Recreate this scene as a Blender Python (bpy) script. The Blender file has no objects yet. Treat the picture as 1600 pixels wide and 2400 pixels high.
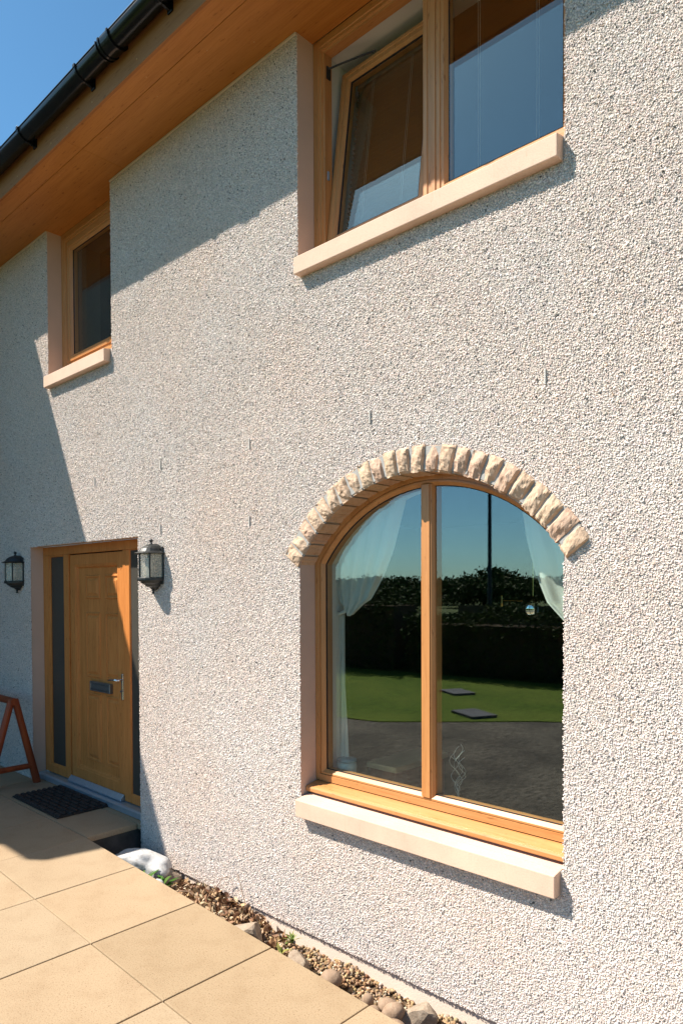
import bpy, bmesh, math, random
import numpy as np
from mathutils import Vector, Matrix, noise as mnoise

R = math.radians
random.seed(7)
rng = np.random.default_rng(7)
sc = bpy.context.scene
COL = sc.collection

# ---------------------------------------------------------------- camera
cam_d = bpy.data.cameras.new('camera')
cam = bpy.data.objects.new('camera', cam_d)
COL.objects.link(cam)
sc.camera = cam
cam_d.sensor_fit = 'VERTICAL'
cam_d.sensor_height = 36.0
cam_d.sensor_width = 24.0
cam_d.lens = 24.69
cam_d.shift_x = 0.0
cam_d.shift_y = 0.0881
cam_d.clip_start = 0.05
cam_d.clip_end = 8000
YAW, PITCH, ROLL = 0.755354, -0.020268, -0.0044417
fw = Vector((-math.sin(YAW)*math.cos(PITCH), math.cos(YAW)*math.cos(PITCH), math.sin(PITCH)))
rt = fw.cross(Vector((0, 0, 1))).normalized()
up = rt.cross(fw)
rt, up = rt*math.cos(ROLL)+up*math.sin(ROLL), -rt*math.sin(ROLL)+up*math.cos(ROLL)
m = Matrix((rt, up, -fw)).transposed().to_4x4()
m.translation = Vector((0, -2.8, 1.784))
cam.matrix_world = m

# ---------------------------------------------------------------- sky, sun, exposure
SUN = Vector((1.05, 1.0, -1.74)).normalized()          # direction the light travels
ELEV = math.asin(-SUN.z)
world = bpy.data.worlds.new('World')
sc.world = world
world.use_nodes = True
wn = world.node_tree
sky = wn.nodes.new('ShaderNodeTexSky')
sky.sky_type = 'NISHITA'
sky.sun_disc = False
sky.sun_elevation = ELEV
sky.sun_rotation = math.atan2(-SUN.x, -SUN.y)
sky.altitude = 0
sky.air_density = 0.8
sky.dust_density = 0.6
sky.ozone_density = 10.0
bg = wn.nodes['Background']
bg.inputs['Strength'].default_value = 0.112
wb_ = wn.nodes.new('ShaderNodeMix')                  # even white balance over the whole sky
wb_.data_type = 'RGBA'
wb_.blend_type = 'MULTIPLY'
wb_.inputs[0].default_value = 1.0
wb_.inputs[7].default_value = (0.74, 0.95, 0.79, 1)
wn.links.new(sky.outputs[0], wb_.inputs[6])
wn.links.new(wb_.outputs[2], bg.inputs[0])
sun_d = bpy.data.lights.new('sun', 'SUN')
sun_d.energy = 5.0
sun_d.angle = R(0.5)
sun_d.color = (1.0, 0.925, 0.82)
sun_o = bpy.data.objects.new('sun', sun_d)
COL.objects.link(sun_o)
sun_o.rotation_euler = SUN.to_track_quat('-Z', 'Y').to_euler()
sun_o.location = (-6, -6, 12)
vs = sc.view_settings
vs.view_transform = 'Standard'
vs.look = 'None'
vs.exposure = 1.18
vs.gamma = 1.0
vs.use_curve_mapping = False
sc.render.engine = 'CYCLES'
sc.cycles.use_denoising = True
sc.cycles.denoising_prefilter = 'ACCURATE'
sc.cycles.denoising_input_passes = 'RGB_ALBEDO_NORMAL'
sc.cycles.max_bounces = 8
sc.cycles.transparent_max_bounces = 12
sc.cycles.caustics_reflective = False
sc.cycles.caustics_refractive = False
sc.cycles.sample_clamp_indirect = 4.0

# ---------------------------------------------------------------- materials
def new_mat(name):
    mt = bpy.data.materials.new(name)
    mt.use_nodes = True
    nt = mt.node_tree
    return mt, nt, nt.nodes['Principled BSDF']

def coords(nt, scale=(1, 1, 1)):
    tc = nt.nodes.new('ShaderNodeTexCoord')
    mp = nt.nodes.new('ShaderNodeMapping')
    mp.inputs['Scale'].default_value = scale
    nt.links.new(tc.outputs['Object'], mp.inputs['Vector'])
    return mp.outputs['Vector']

def noise_tex(nt, vec, scale, detail=4, rough=0.55, dist=0.0):
    n = nt.nodes.new('ShaderNodeTexNoise')
    n.inputs['Scale'].default_value = scale
    n.inputs['Detail'].default_value = detail
    n.inputs['Roughness'].default_value = rough
    n.inputs['Distortion'].default_value = dist
    nt.links.new(vec, n.inputs['Vector'])
    return n.outputs['Fac']

def ramp(nt, fac, stops):
    r = nt.nodes.new('ShaderNodeValToRGB')
    el = r.color_ramp.elements
    while len(el) < len(stops):
        el.new(0.5)
    for e, (p, c) in zip(el, stops):
        e.position = p
        e.color = (*c, 1)
    nt.links.new(fac, r.inputs['Fac'])
    return r.outputs['Color']

def mixc(nt, a, b, fac, mode='MIX'):
    mx = nt.nodes.new('ShaderNodeMix')
    mx.data_type = 'RGBA'
    mx.blend_type = mode
    for s, v in ((6, a), (7, b)):
        if hasattr(v, 'links') or hasattr(v, 'is_output'):
            nt.links.new(v, mx.inputs[s])
        else:
            mx.inputs[s].default_value = (*v, 1)
    if hasattr(fac, 'is_output'):
        nt.links.new(fac, mx.inputs[0])
    else:
        mx.inputs[0].default_value = fac
    return mx.outputs[2]

def bump(nt, bs, h, dist, strength=1.0):
    b = nt.nodes.new('ShaderNodeBump')
    b.inputs['Distance'].default_value = dist
    b.inputs['Strength'].default_value = strength
    nt.links.new(h, b.inputs['Height'])
    nt.links.new(b.outputs['Normal'], bs.inputs['Normal'])

def plain(name, c, rough=0.5, var=0.12, scale=8, spec=0.4, metal=0.0, bmp=0.0, bscale=60, stretch=(1, 1, 1)):
    mt, nt, bs = new_mat(name)
    v = coords(nt, stretch)
    f = noise_tex(nt, v, scale, 5)
    c1 = tuple(max(0, x*(1-var)) for x in c)
    c2 = tuple(min(1, x*(1+var)) for x in c)
    nt.links.new(ramp(nt, f, [(0.3, c1), (0.7, c2)]), bs.inputs['Base Color'])
    bs.inputs['Roughness'].default_value = rough
    bs.inputs['Specular IOR Level'].default_value = spec
    bs.inputs['Metallic'].default_value = metal
    if bmp:
        bump(nt, bs, noise_tex(nt, v, bscale, 4), bmp)
    return mt

def wood(name, axis, dark, light, rough=0.36, spec=0.4, grain=0.35):
    mt, nt, bs = new_mat(name)
    st = [9.0, 9.0, 9.0]
    st[axis] = 0.7
    g1 = noise_tex(nt, coords(nt, st), 1.5, 4, 0.55, 0.5)
    st2 = [130.0, 130.0, 130.0]
    st2[axis] = 5.0
    g2 = noise_tex(nt, coords(nt, st2), 1.2, 3, 0.6)
    st3 = [60.0, 60.0, 60.0]
    st3[axis] = 14.0
    g3 = noise_tex(nt, coords(nt, st3), 1.0, 2, 0.5)
    mid = tuple((a+b)/2 for a, b in zip(dark, light))
    c = ramp(nt, g1, [(0.30, dark), (0.5, mid), (0.70, light)])
    c = mixc(nt, c, ramp(nt, g2, [(0.34, (0.62, 0.50, 0.40)), (0.52, (1, 1, 1))]), grain, 'MULTIPLY')
    c = mixc(nt, c, ramp(nt, g3, [(0.27, (0.40, 0.28, 0.20)), (0.34, (1, 1, 1))]), 0.55, 'MULTIPLY')
    nt.links.new(c, bs.inputs['Base Color'])
    bs.inputs['Roughness'].default_value = rough
    bs.inputs['Specular IOR Level'].default_value = spec
    bump(nt, bs, g2, 0.0004, 0.4)
    return mt

OAK_D, OAK_L = (0.44, 0.192, 0.062), (0.54, 0.255, 0.096)
M = {}
M['oak_v'] = wood('oak_upright', 2, OAK_D, OAK_L)
M['oak_h'] = wood('oak_along', 0, OAK_D, OAK_L)
M['oak_door'] = wood('oak_door', 2, (0.48, 0.172, 0.044), (0.59, 0.225, 0.062), 0.45, 0.15, 0.5)
M['soffit'] = wood('oak_soffit', 0, (0.40, 0.150, 0.030), (0.50, 0.200, 0.046), 0.42, 0.22)
M['fascia'] = wood('oak_fascia', 0, (0.30, 0.120, 0.040), (0.37, 0.155, 0.058), 0.6, 0.1)
M['reveal'] = plain('smooth_render', (0.57, 0.42, 0.335), 0.85, 0.06, 3, 0.2, bmp=0.0012, bscale=180)
M['plinth'] = plain('plinth_render', (0.60, 0.50, 0.425), 0.88, 0.08, 2.5, 0.2, bmp=0.0015, bscale=140)
M['gutter'] = plain('black_plastic', (0.005, 0.0055, 0.006), 0.26, 0.2, 12, 0.28)
M['black_metal'] = plain('black_cast_metal', (0.014, 0.016, 0.016), 0.42, 0.3, 60, 0.5, bmp=0.0005, bscale=300)
M['rubber'] = plain('black_rubber', (0.022, 0.018, 0.017), 0.6, 0.3, 90, 0.35, bmp=0.0008, bscale=400)
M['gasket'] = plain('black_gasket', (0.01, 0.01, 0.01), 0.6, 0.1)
M['alu'] = plain('pale_aluminium', (0.50, 0.62, 0.74), 0.34, 0.06, 30, 0.5, 0.8)
M['chrome'] = plain('chrome', (0.75, 0.75, 0.76), 0.12, 0.03, 5, 0.5, 1.0)
M['gunmetal'] = plain('grey_metal', (0.16, 0.17, 0.18), 0.35, 0.1, 40, 0.5, 0.7)
M['white_int'] = plain('white_emulsion', (0.62, 0.62, 0.58), 0.85, 0.03, 3, 0.2)
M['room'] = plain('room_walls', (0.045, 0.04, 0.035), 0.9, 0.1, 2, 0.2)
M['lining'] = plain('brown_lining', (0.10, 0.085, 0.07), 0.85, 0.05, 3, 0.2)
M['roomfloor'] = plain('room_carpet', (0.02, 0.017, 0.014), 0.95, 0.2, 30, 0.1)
M['stain'] = wood('red_brown_stain', 2, (0.17, 0.026, 0.006), (0.30, 0.058, 0.012), 0.5)
M['mortar'] = plain('grey_mortar', (0.33, 0.32, 0.30), 0.9, 0.12, 40, 0.2, bmp=0.002, bscale=120)
M['concrete'] = plain('dark_concrete', (0.075, 0.07, 0.065), 0.95, 0.35, 9, 0.2, bmp=0.004, bscale=70)
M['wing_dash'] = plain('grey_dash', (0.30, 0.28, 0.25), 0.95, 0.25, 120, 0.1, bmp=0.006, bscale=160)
M['jointing'] = plain('joint_sand', (0.15, 0.105, 0.065), 0.95, 0.4, 60, 0.1, bmp=0.003, bscale=200)
M['roof'] = plain('slate', (0.09, 0.09, 0.10), 0.7, 0.25, 9)
M['darkwood'] = wood('pale_wood', 1, (0.40, 0.25, 0.12), (0.52, 0.35, 0.18), 0.5)
M['ceramic'] = plain('glazed_pot', (0.55, 0.57, 0.50), 0.25, 0.1, 30)
M['ceramic_blue'] = plain('blue_glaze', (0.16, 0.30, 0.34), 0.25, 0.1, 30)
M['wire'] = plain('white_wire', (0.55, 0.55, 0.52), 0.4, 0.03)
M['brass'] = plain('brass', (0.55, 0.38, 0.14), 0.25, 0.05, 5, 0.5, 1.0)
M['mirror'] = plain('mirror_glass', (0.8, 0.8, 0.8), 0.02, 0.0, 5, 0.5, 1.0)
M['slat'] = plain('blind_slat', (0.12, 0.085, 0.055), 0.5, 0.05)
M['cord'] = plain('blind_cord', (0.34, 0.30, 0.25), 0.8, 0.05)
M['white_pvc'] = plain('white_pvc', (0.56, 0.53, 0.49), 0.6, 0.06)
M['nail'] = plain('nail_head', (0.55, 0.32, 0.14), 0.25, 0.04)

def sandstone(name, c, var=0.1):
    mt, nt, bs = new_mat(name)
    v = coords(nt)
    f1 = noise_tex(nt, v, 3.2, 5, 0.6, 0.6)
    f2 = noise_tex(nt, v, 160, 3)
    st = noise_tex(nt, coords(nt, (70, 30, 7)), 1.0, 5, 0.65, 0.6)
    a = tuple(x*(1-var) for x in c)
    b = tuple(min(1, x*(1+var*0.7)) for x in c)
    col = ramp(nt, f1, [(0.3, a), (0.7, b)])
    col = mixc(nt, col, ramp(nt, f2, [(0.3, (0.82, 0.8, 0.78)), (0.6, (1, 1, 1))]), 0.6, 'MULTIPLY')
    col = mixc(nt, col, ramp(nt, st, [(0.60, (1, 1, 1)), (0.74, (0.72, 0.62, 0.54))]), 0.45, 'MULTIPLY')
    nt.links.new(col, bs.inputs['Base Color'])
    bs.inputs['Roughness'].default_value = 0.85
    bs.inputs['Specular IOR Level'].default_value = 0.25
    bump(nt, bs, f2, 0.0008)
    return mt
M['sill'] = sandstone('pale_sandstone', (0.63, 0.445, 0.335))

def slab_mat():
    mt, nt, bs = new_mat('buff_paving')
    v = coords(nt)
    oi = nt.nodes.new('ShaderNodeObjectInfo')
    f1 = noise_tex(nt, v, 1.1, 5, 0.6)
    f2 = noise_tex(nt, v, 130, 4, 0.7)
    col = ramp(nt, f1, [(0.3, (0.335, 0.250, 0.160)), (0.7, (0.385, 0.292, 0.192))])
    col = mixc(nt, col, ramp(nt, f2, [(0.34, (0.55, 0.47, 0.40)), (0.47, (0.97, 0.95, 0.93)), (0.75, (1.0, 1.0, 1.0))]), 0.8, 'MULTIPLY')
    vo = nt.nodes.new('ShaderNodeTexVoronoi')
    vo.inputs['Scale'].default_value = 26
    nt.links.new(v, vo.inputs['Vector'])
    pits = ramp(nt, vo.outputs['Distance'], [(0.05, (0.30, 0.22, 0.16)), (0.11, (1, 1, 1))])
    msk = noise_tex(nt, v, 7, 2)
    pits = mixc(nt, (1, 1, 1), pits, ramp(nt, msk, [(0.5, (0, 0, 0)), (0.62, (1, 1, 1))]))
    col = mixc(nt, col, pits, 0.8, 'MULTIPLY')
    tint = ramp(nt, oi.outputs['Random'], [(0.0, (0.88, 0.865, 0.83)), (0.5, (1.0, 0.985, 0.97)), (1.0, (0.96, 0.97, 0.98))])
    col = mixc(nt, col, tint, 1.0, 'MULTIPLY')
    f4 = noise_tex(nt, v, 5.5, 5, 0.65, 0.4)
    col = mixc(nt, col, ramp(nt, f4, [(0.33, (0.84, 0.80, 0.76)), (0.52, (1, 1, 1))]), 0.55, 'MULTIPLY')
    nt.links.new(col, bs.inputs['Base Color'])
    bs.inputs['Roughness'].default_value = 0.88
    bs.inputs['Specular IOR Level'].default_value = 0.25
    bump(nt, bs, f2, 0.0016)
    return mt
M['slab'] = slab_mat()

def wallbed():
    mt, nt, bs = new_mat('dash_bedding')
    v = coords(nt)
    f1 = noise_tex(nt, v, 90, 4)
    col = ramp(nt, f1, [(0.3, (0.34, 0.30, 0.27)), (0.7, (0.48, 0.43, 0.39))])
    nt.links.new(col, bs.inputs['Base Color'])
    bs.inputs['Roughness'].default_value = 0.95
    bs.inputs['Specular IOR Level'].default_value = 0.1
    bump(nt, bs, f1, 0.003)
    return mt
M['bed'] = wallbed()

def attr_mat(name, attr, kind, rough=0.8, bscale=90, bd=0.002, spec=0.3):
    mt, nt, bs = new_mat(name)
    a = nt.nodes.new('ShaderNodeAttribute')
    a.attribute_type = kind
    a.attribute_name = attr
    v = coords(nt)
    f = noise_tex(nt, v, bscale, 4)
    col = mixc(nt, a.outputs['Color'], ramp(nt, f, [(0.3, (0.78, 0.76, 0.74)), (0.65, (1, 1, 1))]), 0.7, 'MULTIPLY')
    nt.links.new(col, bs.inputs['Base Color'])
    bs.inputs['Roughness'].default_value = rough
    bs.inputs['Specular IOR Level'].default_value = spec
    if bd:
        bump(nt, bs, f, bd)
    return mt
M['chip'] = attr_mat('spar_chip', 'col', 'INSTANCER', 0.7, 300, 0.0, 0.25)
M['stones'] = attr_mat('stone_mix', 'col', 'GEOMETRY', 0.8, 60, 0.002)
M['dryleaf'] = attr_mat('dry_leaf', 'col', 'GEOMETRY', 0.7, 60, 0.001)
M['leaf'] = attr_mat('green_leaf', 'col', 'GEOMETRY', 0.7, 20, 0.0, 0.1)

def stone_mat(name, a, b, c, sc1=9.0, bd=0.003):
    mt, nt, bs = new_mat(name)
    v = coords(nt)
    f1 = noise_tex(nt, v, sc1, 6, 0.65, 0.8)
    f2 = noise_tex(nt, v, 55, 6, 0.7)
    col = ramp(nt, f1, [(0.28, a), (0.5, b), (0.72, c)])
    col = mixc(nt, col, ramp(nt, f2, [(0.28, (0.62, 0.54, 0.48)), (0.5, (1, 1, 1))]), 0.7, 'MULTIPLY')
    nt.links.new(col, bs.inputs['Base Color'])
    bs.inputs['Roughness'].default_value = 0.9
    bs.inputs['Specular IOR Level'].default_value = 0.2
    bump(nt, bs, f2, bd)
    return mt
M['arch1'] = stone_mat('split_sandstone_pink', (0.42, 0.285, 0.19), (0.50, 0.36, 0.255), (0.54, 0.405, 0.295))
M['arch2'] = stone_mat('split_sandstone_cream', (0.43, 0.30, 0.195), (0.51, 0.38, 0.265), (0.55, 0.42, 0.305))
M['arch3'] = stone_mat('split_sandstone_rose', (0.40, 0.255, 0.175), (0.48, 0.33, 0.24), (0.53, 0.385, 0.29))
M['rock'] = stone_mat('grey_buff_rock', (0.20, 0.15, 0.11), (0.31, 0.245, 0.185), (0.38, 0.315, 0.245))
M['cobble'] = stone_mat('smooth_cobble', (0.22, 0.15, 0.10), (0.29, 0.205, 0.145), (0.35, 0.26, 0.19), 14)
M['white_rock'] = stone_mat('white_rock', (0.30, 0.30, 0.30), (0.46, 0.465, 0.47), (0.54, 0.545, 0.55))

def glass(name, base, tint=(0.92, 0.97, 0.95), gl=(0.96, 0.99, 1.0)):
    mt = bpy.data.materials.new(name)
    mt.use_nodes = True
    nt = mt.node_tree
    nt.nodes.clear()
    out = nt.nodes.new('ShaderNodeOutputMaterial')
    mx = nt.nodes.new('ShaderNodeMixShader')
    tr = nt.nodes.new('ShaderNodeBsdfTransparent')
    tr.inputs[0].default_value = (*tint, 1)
    g = nt.nodes.new('ShaderNodeBsdfGlossy')
    g.inputs['Roughness'].default_value = 0.004
    g.inputs['Color'].default_value = (*gl, 1)
    # Schlick reflectance, the same from both sides of the sheet
    ge = nt.nodes.new('ShaderNodeNewGeometry')
    dt = nt.nodes.new('ShaderNodeVectorMath')
    dt.operation = 'DOT_PRODUCT'
    nt.links.new(ge.outputs['Incoming'], dt.inputs[0])
    nt.links.new(ge.outputs['Normal'], dt.inputs[1])
    def mth(op, a_, b_):
        q = nt.nodes.new('ShaderNodeMath')
        q.operation = op
        for i_, v_ in enumerate((a_, b_)):
            if hasattr(v_, 'is_output'):
                nt.links.new(v_, q.inputs[i_])
            elif v_ is not None:
                q.inputs[i_].default_value = v_
        return q.outputs[0]
    cs = mth('ABSOLUTE', dt.outputs['Value'], None)
    sch = mth('MULTIPLY', mth('POWER', mth('SUBTRACT', 1.0, cs), 5.0), 0.95-base)
    ad = mth('ADD', sch, 0.045+base).node
    nt.links.new(ad.outputs[0], mx.inputs[0])
    nt.links.new(tr.outputs[0], mx.inputs[1])
    nt.links.new(g.outputs[0], mx.inputs[2])
    nt.links.new(mx.outputs[0], out.inputs[0])
    return mt
M['glass'] = glass('window_glass', 0.06)
def hazy(name):
    mt, nt, bs = new_mat(name)
    bs.inputs['Base Color'].default_value = (0.62, 0.60, 0.50, 1)
    bs.inputs['Roughness'].default_value = 0.25
    tr = nt.nodes.new('ShaderNodeBsdfTransparent')
    mx = nt.nodes.new('ShaderNodeMixShader')
    f = noise_tex(nt, coords(nt, (1, 1, .4)), 90, 2)
    nt.links.new(ramp(nt, f, [(0.3, (0.22, 0.22, 0.22)), (0.7, (0.42, 0.42, 0.42))]), mx.inputs[0])
    nt.links.new(tr.outputs[0], mx.inputs[1])
    nt.links.new(bs.outputs[0], mx.inputs[2])
    nt.links.new(mx.outputs[0], nt.nodes['Material Output'].inputs[0])
    return mt
M['lampglass'] = hazy('lamp_glass')
M['frost'] = plain('obscure_glass', (0.055, 0.050, 0.042), 0.30, 0.12, 2, 0.25, bmp=0.0006, bscale=240)
M['bulb'] = plain('bulb_glass', (0.75, 0.74, 0.70), 0.3, 0.02)

def voile():
    mt = bpy.data.materials.new('voile')
    mt.use_nodes = True
    nt = mt.node_tree
    nt.nodes.clear()
    out = nt.nodes.new('ShaderNodeOutputMaterial')
    d = nt.nodes.new('ShaderNodeBsdfDiffuse')
    d.inputs[0].default_value = (0.86, 0.86, 0.80, 1)
    t = nt.nodes.new('ShaderNodeBsdfTranslucent')
    t.inputs[0].default_value = (0.7, 0.72, 0.66, 1)
    tr = nt.nodes.new('ShaderNodeBsdfTransparent')
    m1 = nt.nodes.new('ShaderNodeMixShader')
    m1.inputs[0].default_value = 0.35
    m2 = nt.nodes.new('ShaderNodeMixShader')
    m2.inputs[0].default_value = 0.06
    nt.links.new(d.outputs[0], m1.inputs[1])
    nt.links.new(t.outputs[0], m1.inputs[2])
    nt.links.new(m1.outputs[0], m2.inputs[1])
    nt.links.new(tr.outputs[0], m2.inputs[2])
    nt.links.new(m2.outputs[0], out.inputs[0])
    return mt
M['voile'] = voile()

def ground_mat(name, c1, c2, scale, c3=None, s3=1.0, bd=0.01, bs_=40):
    mt, nt, bs = new_mat(name)
    v = coords(nt)
    f = noise_tex(nt, v, scale, 6, 0.7)
    col = ramp(nt, f, [(0.3, c1), (0.7, c2)])
    if c3:
        f3 = noise_tex(nt, v, s3, 4)
        col = mixc(nt, col, c3, ramp(nt, f3, [(0.4, (0, 0, 0)), (0.7, (0.7, 0.7, 0.7))]))
    nt.links.new(col, bs.inputs['Base Color'])
    bs.inputs['Roughness'].default_value = 0.95
    bs.inputs['Specular IOR Level'].default_value = 0.15
    bump(nt, bs, noise_tex(nt, v, bs_, 4), bd)
    return mt
M['lawn'] = ground_mat('lawn_grass', (0.04, 0.085, 0.006), (0.14, 0.205, 0.02), 9, (0.17, 0.21, 0.03), 0.9, 0.05, 30)
M['field'] = ground_mat('field_grass', (0.05, 0.075, 0.02), (0.10, 0.12, 0.04), 0.05)
M['drive'] = ground_mat('drive_gravel', (0.03, 0.026, 0.021), (0.30, 0.26, 0.21), 16, (0.055, 0.048, 0.041), 1.3, 0.05, 22)
M['soil'] = ground_mat('dark_soil', (0.06, 0.04, 0.025), (0.13, 0.09, 0.055), 25)
M['hill'] = ground_mat('far_hill', (0.05, 0.075, 0.075), (0.08, 0.11, 0.11), 0.01, bd=0.0)
M['bark'] = plain('bark', (0.09, 0.065, 0.045), 0.95, 0.3, 8)
M['darkpole'] = plain('dark_pole', (0.02, 0.022, 0.022), 0.5, 0.1)
M['flag'] = plain('grey_flagstone', (0.10, 0.10, 0.112), 0.85, 0.15, 6, 0.3, bmp=0.003, bscale=40)

# ---------------------------------------------------------------- mesh helpers
class MB:
    def __init__(s):
        s.v, s.f = [], []
    def box(s, x0, x1, y0, y1, z0, z1):
        n = len(s.v)
        s.v += [(x0, y0, z0), (x1, y0, z0), (x1, y1, z0), (x0, y1, z0), (x0, y0, z1), (x1, y0, z1), (x1, y1, z1), (x0, y1, z1)]
        s.f += [tuple(n+i for i in q) for q in ((0, 3, 2, 1), (4, 5, 6, 7), (0, 1, 5, 4), (1, 2, 6, 5), (2, 3, 7, 6), (3, 0, 4, 7))]
        return s
    def face(s, pts):
        n = len(s.v)
        s.v += [tuple(p) for p in pts]
        s.f.append(tuple(range(n, n+len(pts))))
        return s
    def prism(s, poly, axis, a, b):
        """poly: 2-D points in the two other axes (in xyz order), extruded along axis from a to b."""
        n = len(s.v); k = len(poly)
        for t in (a, b):
            for p in poly:
                q = list(p); q.insert(axis, t)
                s.v.append(tuple(q))
        s.f.append(tuple(range(n+k-1, n-1, -1)))
        s.f.append(tuple(range(n+k, n+2*k)))
        for i in range(k):
            j = (i+1) % k
            s.f.append((n+i, n+j, n+k+j, n+k+i))
        return s
    def loft(s, loops, closed=True, cap=(False, False), ring=False):
        n = len(s.v); k = len(loops[0])
        for lp in loops:
            s.v += [tuple(p) for p in lp]
        L = len(loops)
        for i in range(L if ring else L-1):
            i2 = (i+1) % L
            for j in range(k if closed else k-1):
                j2 = (j+1) % k
                s.f.append((n+i*k+j, n+i*k+j2, n+i2*k+j2, n+i2*k+j))
        if cap[0]:
            s.f.append(tuple(range(n+k-1, n-1, -1)))
        if cap[1]:
            s.f.append(tuple(range(n+(L-1)*k, n+L*k)))
        return s
    def tube(s, pts, rad, n=8, cap=True):
        pts = [Vector(p) for p in pts]
        rads = rad if isinstance(rad, (list, tuple)) else [rad]*len(pts)
        loops = []
        ref = None
        for i, p in enumerate(pts):
            d = (pts[min(i+1, len(pts)-1)]-pts[max(i-1, 0)]).normalized()
            if ref is None:
                ref = d.orthogonal().normalized()
            a = (ref-d*ref.dot(d)).normalized()
            ref = a
            b = d.cross(a)
            loops.append([p+(a*math.cos(2*math.pi*j/n)+b*math.sin(2*math.pi*j/n))*rads[i] for j in range(n)])
        return s.loft(loops, True, (cap, cap))
    def lathe(s, prof, n=16, c=(0, 0, 0)):
        loops = [[(c[0]+r_*math.cos(2*math.pi*j/n), c[1]+r_*math.sin(2*math.pi*j/n), c[2]+z) for j in range(n)] for r_, z in prof]
        return s.loft(loops, True, (True, True))
    def build(s, name, mat, parent=None, smooth=False, bevel=0.0, seg=2):
        me = bpy.data.meshes.new(name)
        me.from_pydata(s.v, [], s.f)
        me.validate()
        bm = bmesh.new(); bm.from_mesh(me)
        bmesh.ops.recalc_face_normals(bm, faces=bm.faces)
        bm.to_mesh(me); bm.free()
        if smooth:
            for p in me.polygons:
                p.use_smooth = True
        me.materials.append(M[mat] if isinstance(mat, str) else mat)
        o = bpy.data.objects.new(name, me)
        COL.objects.link(o)
        if parent:
            o.parent = parent
        if bevel:
            b = o.modifiers.new('bevel', 'BEVEL')
            b.width = bevel; b.segments = seg; b.limit_method = 'ANGLE'; b.angle_limit = R(35)
        return o

def grain(o):
    """rails that run along x get the grain along x"""
    me = o.data
    me.materials.append(M['oak_h'])
    for p in me.polygons:
        vs_ = [me.vertices[i].co for i in p.vertices]
        if max(v.x for v in vs_)-min(v.x for v in vs_) > 3*(max(v.z for v in vs_)-min(v.z for v in vs_)):
            p.material_index = 1
    return o

def tag(o, label=None, cat=None, group=None, kind=None):
    if label: o['label'] = label
    if cat: o['category'] = cat
    if group: o['group'] = group
    if kind: o['kind'] = kind
    return o

def empty(name, loc=(0, 0, 0), parent=None):
    o = bpy.data.objects.new(name, None)
    o.empty_display_size = 0.1
    COL.objects.link(o)
    o.location = loc
    if parent:
        o.parent = parent
    return o

def B(name, mat, parent, dims, bevel=0.002):
    return MB().box(*dims).build(name, mat, parent, bevel=bevel)

def copy_tree(o, parent=None):
    c = o.copy()
    COL.objects.link(c)
    c.parent = parent
    for ch in o.children:
        copy_tree(ch, c)
    return c

def ico(sub=1):
    bm = bmesh.new()
    bmesh.ops.create_icosphere(bm, subdivisions=sub, radius=1)
    bm.verts.ensure_lookup_table()
    v = np.array([x.co[:] for x in bm.verts]); f = np.array([[q.index for q in p.verts] for p in bm.faces])
    bm.free()
    return v, f

def rand_rot(n):
    q = rng.normal(size=(n, 4)); q /= np.linalg.norm(q, axis=1)[:, None]
    w, x, y, z = q.T
    return np.stack([np.stack([1-2*(y*y+z*z), 2*(x*y-z*w), 2*(x*z+y*w)], -1),
                     np.stack([2*(x*y+z*w), 1-2*(x*x+z*z), 2*(y*z-x*w)], -1),
                     np.stack([2*(x*z-y*w), 2*(y*z+x*w), 1-2*(x*x+y*y)], -1)], 1)

def big_mesh(name, V, F, colors, mat, parent=None, smooth=False):
    """V (n,k,3) vertices per piece, F (m,c) faces of one piece, colors (n,3)."""
    n, k, _ = V.shape
    FF = (F[None]+np.arange(n)[:, None, None]*k).reshape(-1, F.shape[1])
    me = bpy.data.meshes.new(name)
    me.vertices.add(n*k)
    me.vertices.foreach_set('co', V.reshape(-1).astype(np.float32))
    me.loops.add(FF.size)
    me.loops.foreach_set('vertex_index', FF.reshape(-1).astype(np.int32))
    me.polygons.add(len(FF))
    me.polygons.foreach_set('loop_start', (np.arange(len(FF))*F.shape[1]).astype(np.int32))
    me.update(calc_edges=True)
    me.validate()
    at = me.attributes.new('col', 'FLOAT_COLOR', 'POINT')
    c = np.ones((n, k, 4), np.float32); c[:, :, :3] = colors[:, None, :]
    at.data.foreach_set('color', c.reshape(-1))
    if smooth:
        me.polygons.foreach_set('use_smooth', np.ones(len(FF), bool))
    me.materials.append(M[mat])
    o = bpy.data.objects.new(name, me)
    COL.objects.link(o)
    if parent:
        o.parent = parent
    return o

def pick(cols, weights, n, jit=0.08):
    cols = np.array(cols); w = np.array(weights, float); w /= w.sum()
    c = cols[rng.choice(len(cols), n, p=w)]
    return np.clip(c*(1+rng.normal(0, jit, (n, 1)))*(1+rng.normal(0, jit*0.3, (n, 3))), 0.01, 0.9)

# ================================================================= SETTING
GZ = -0.32
XL, YE = -4.778, -0.410
PX, PY = 0.6735, 0.6535
g = MB().face([(-3000, -3000, -0.52), (3000, -3000, -0.52), (3000, 3000, -0.52), (-3000, 3000, -0.52)]).build('ground', 'field')
tag(g, kind='structure')
# the near edge of the lawn bends away from the house towards the right
lp = [(-40, -4.6), (-9, -4.9), (-7.1, -5.25), (-6.2, -6.05), (-5.3, -6.9), (-3, -8.4), (0, -9.6), (14, -11.5), (14, -26), (-40, -26)]
dv = MB().prism([(-40, -12.2), (14, -12.2), (14, YE-2*PY+.012), (-40, YE-2*PY+.012)], 2, GZ-0.1, GZ).build('driveway', 'drive')
tag(dv, kind='structure')
lw = MB().prism(lp, 2, GZ-0.06, GZ+0.012).build('lawn', 'lawn')
tag(lw, kind='structure')
tr_ = MB().box(-12, 5, YE-2*PY+.012, 0.35, GZ-0.16, GZ-0.012).build('trench_soil', 'soil')
tag(tr_, kind='structure')

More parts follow.
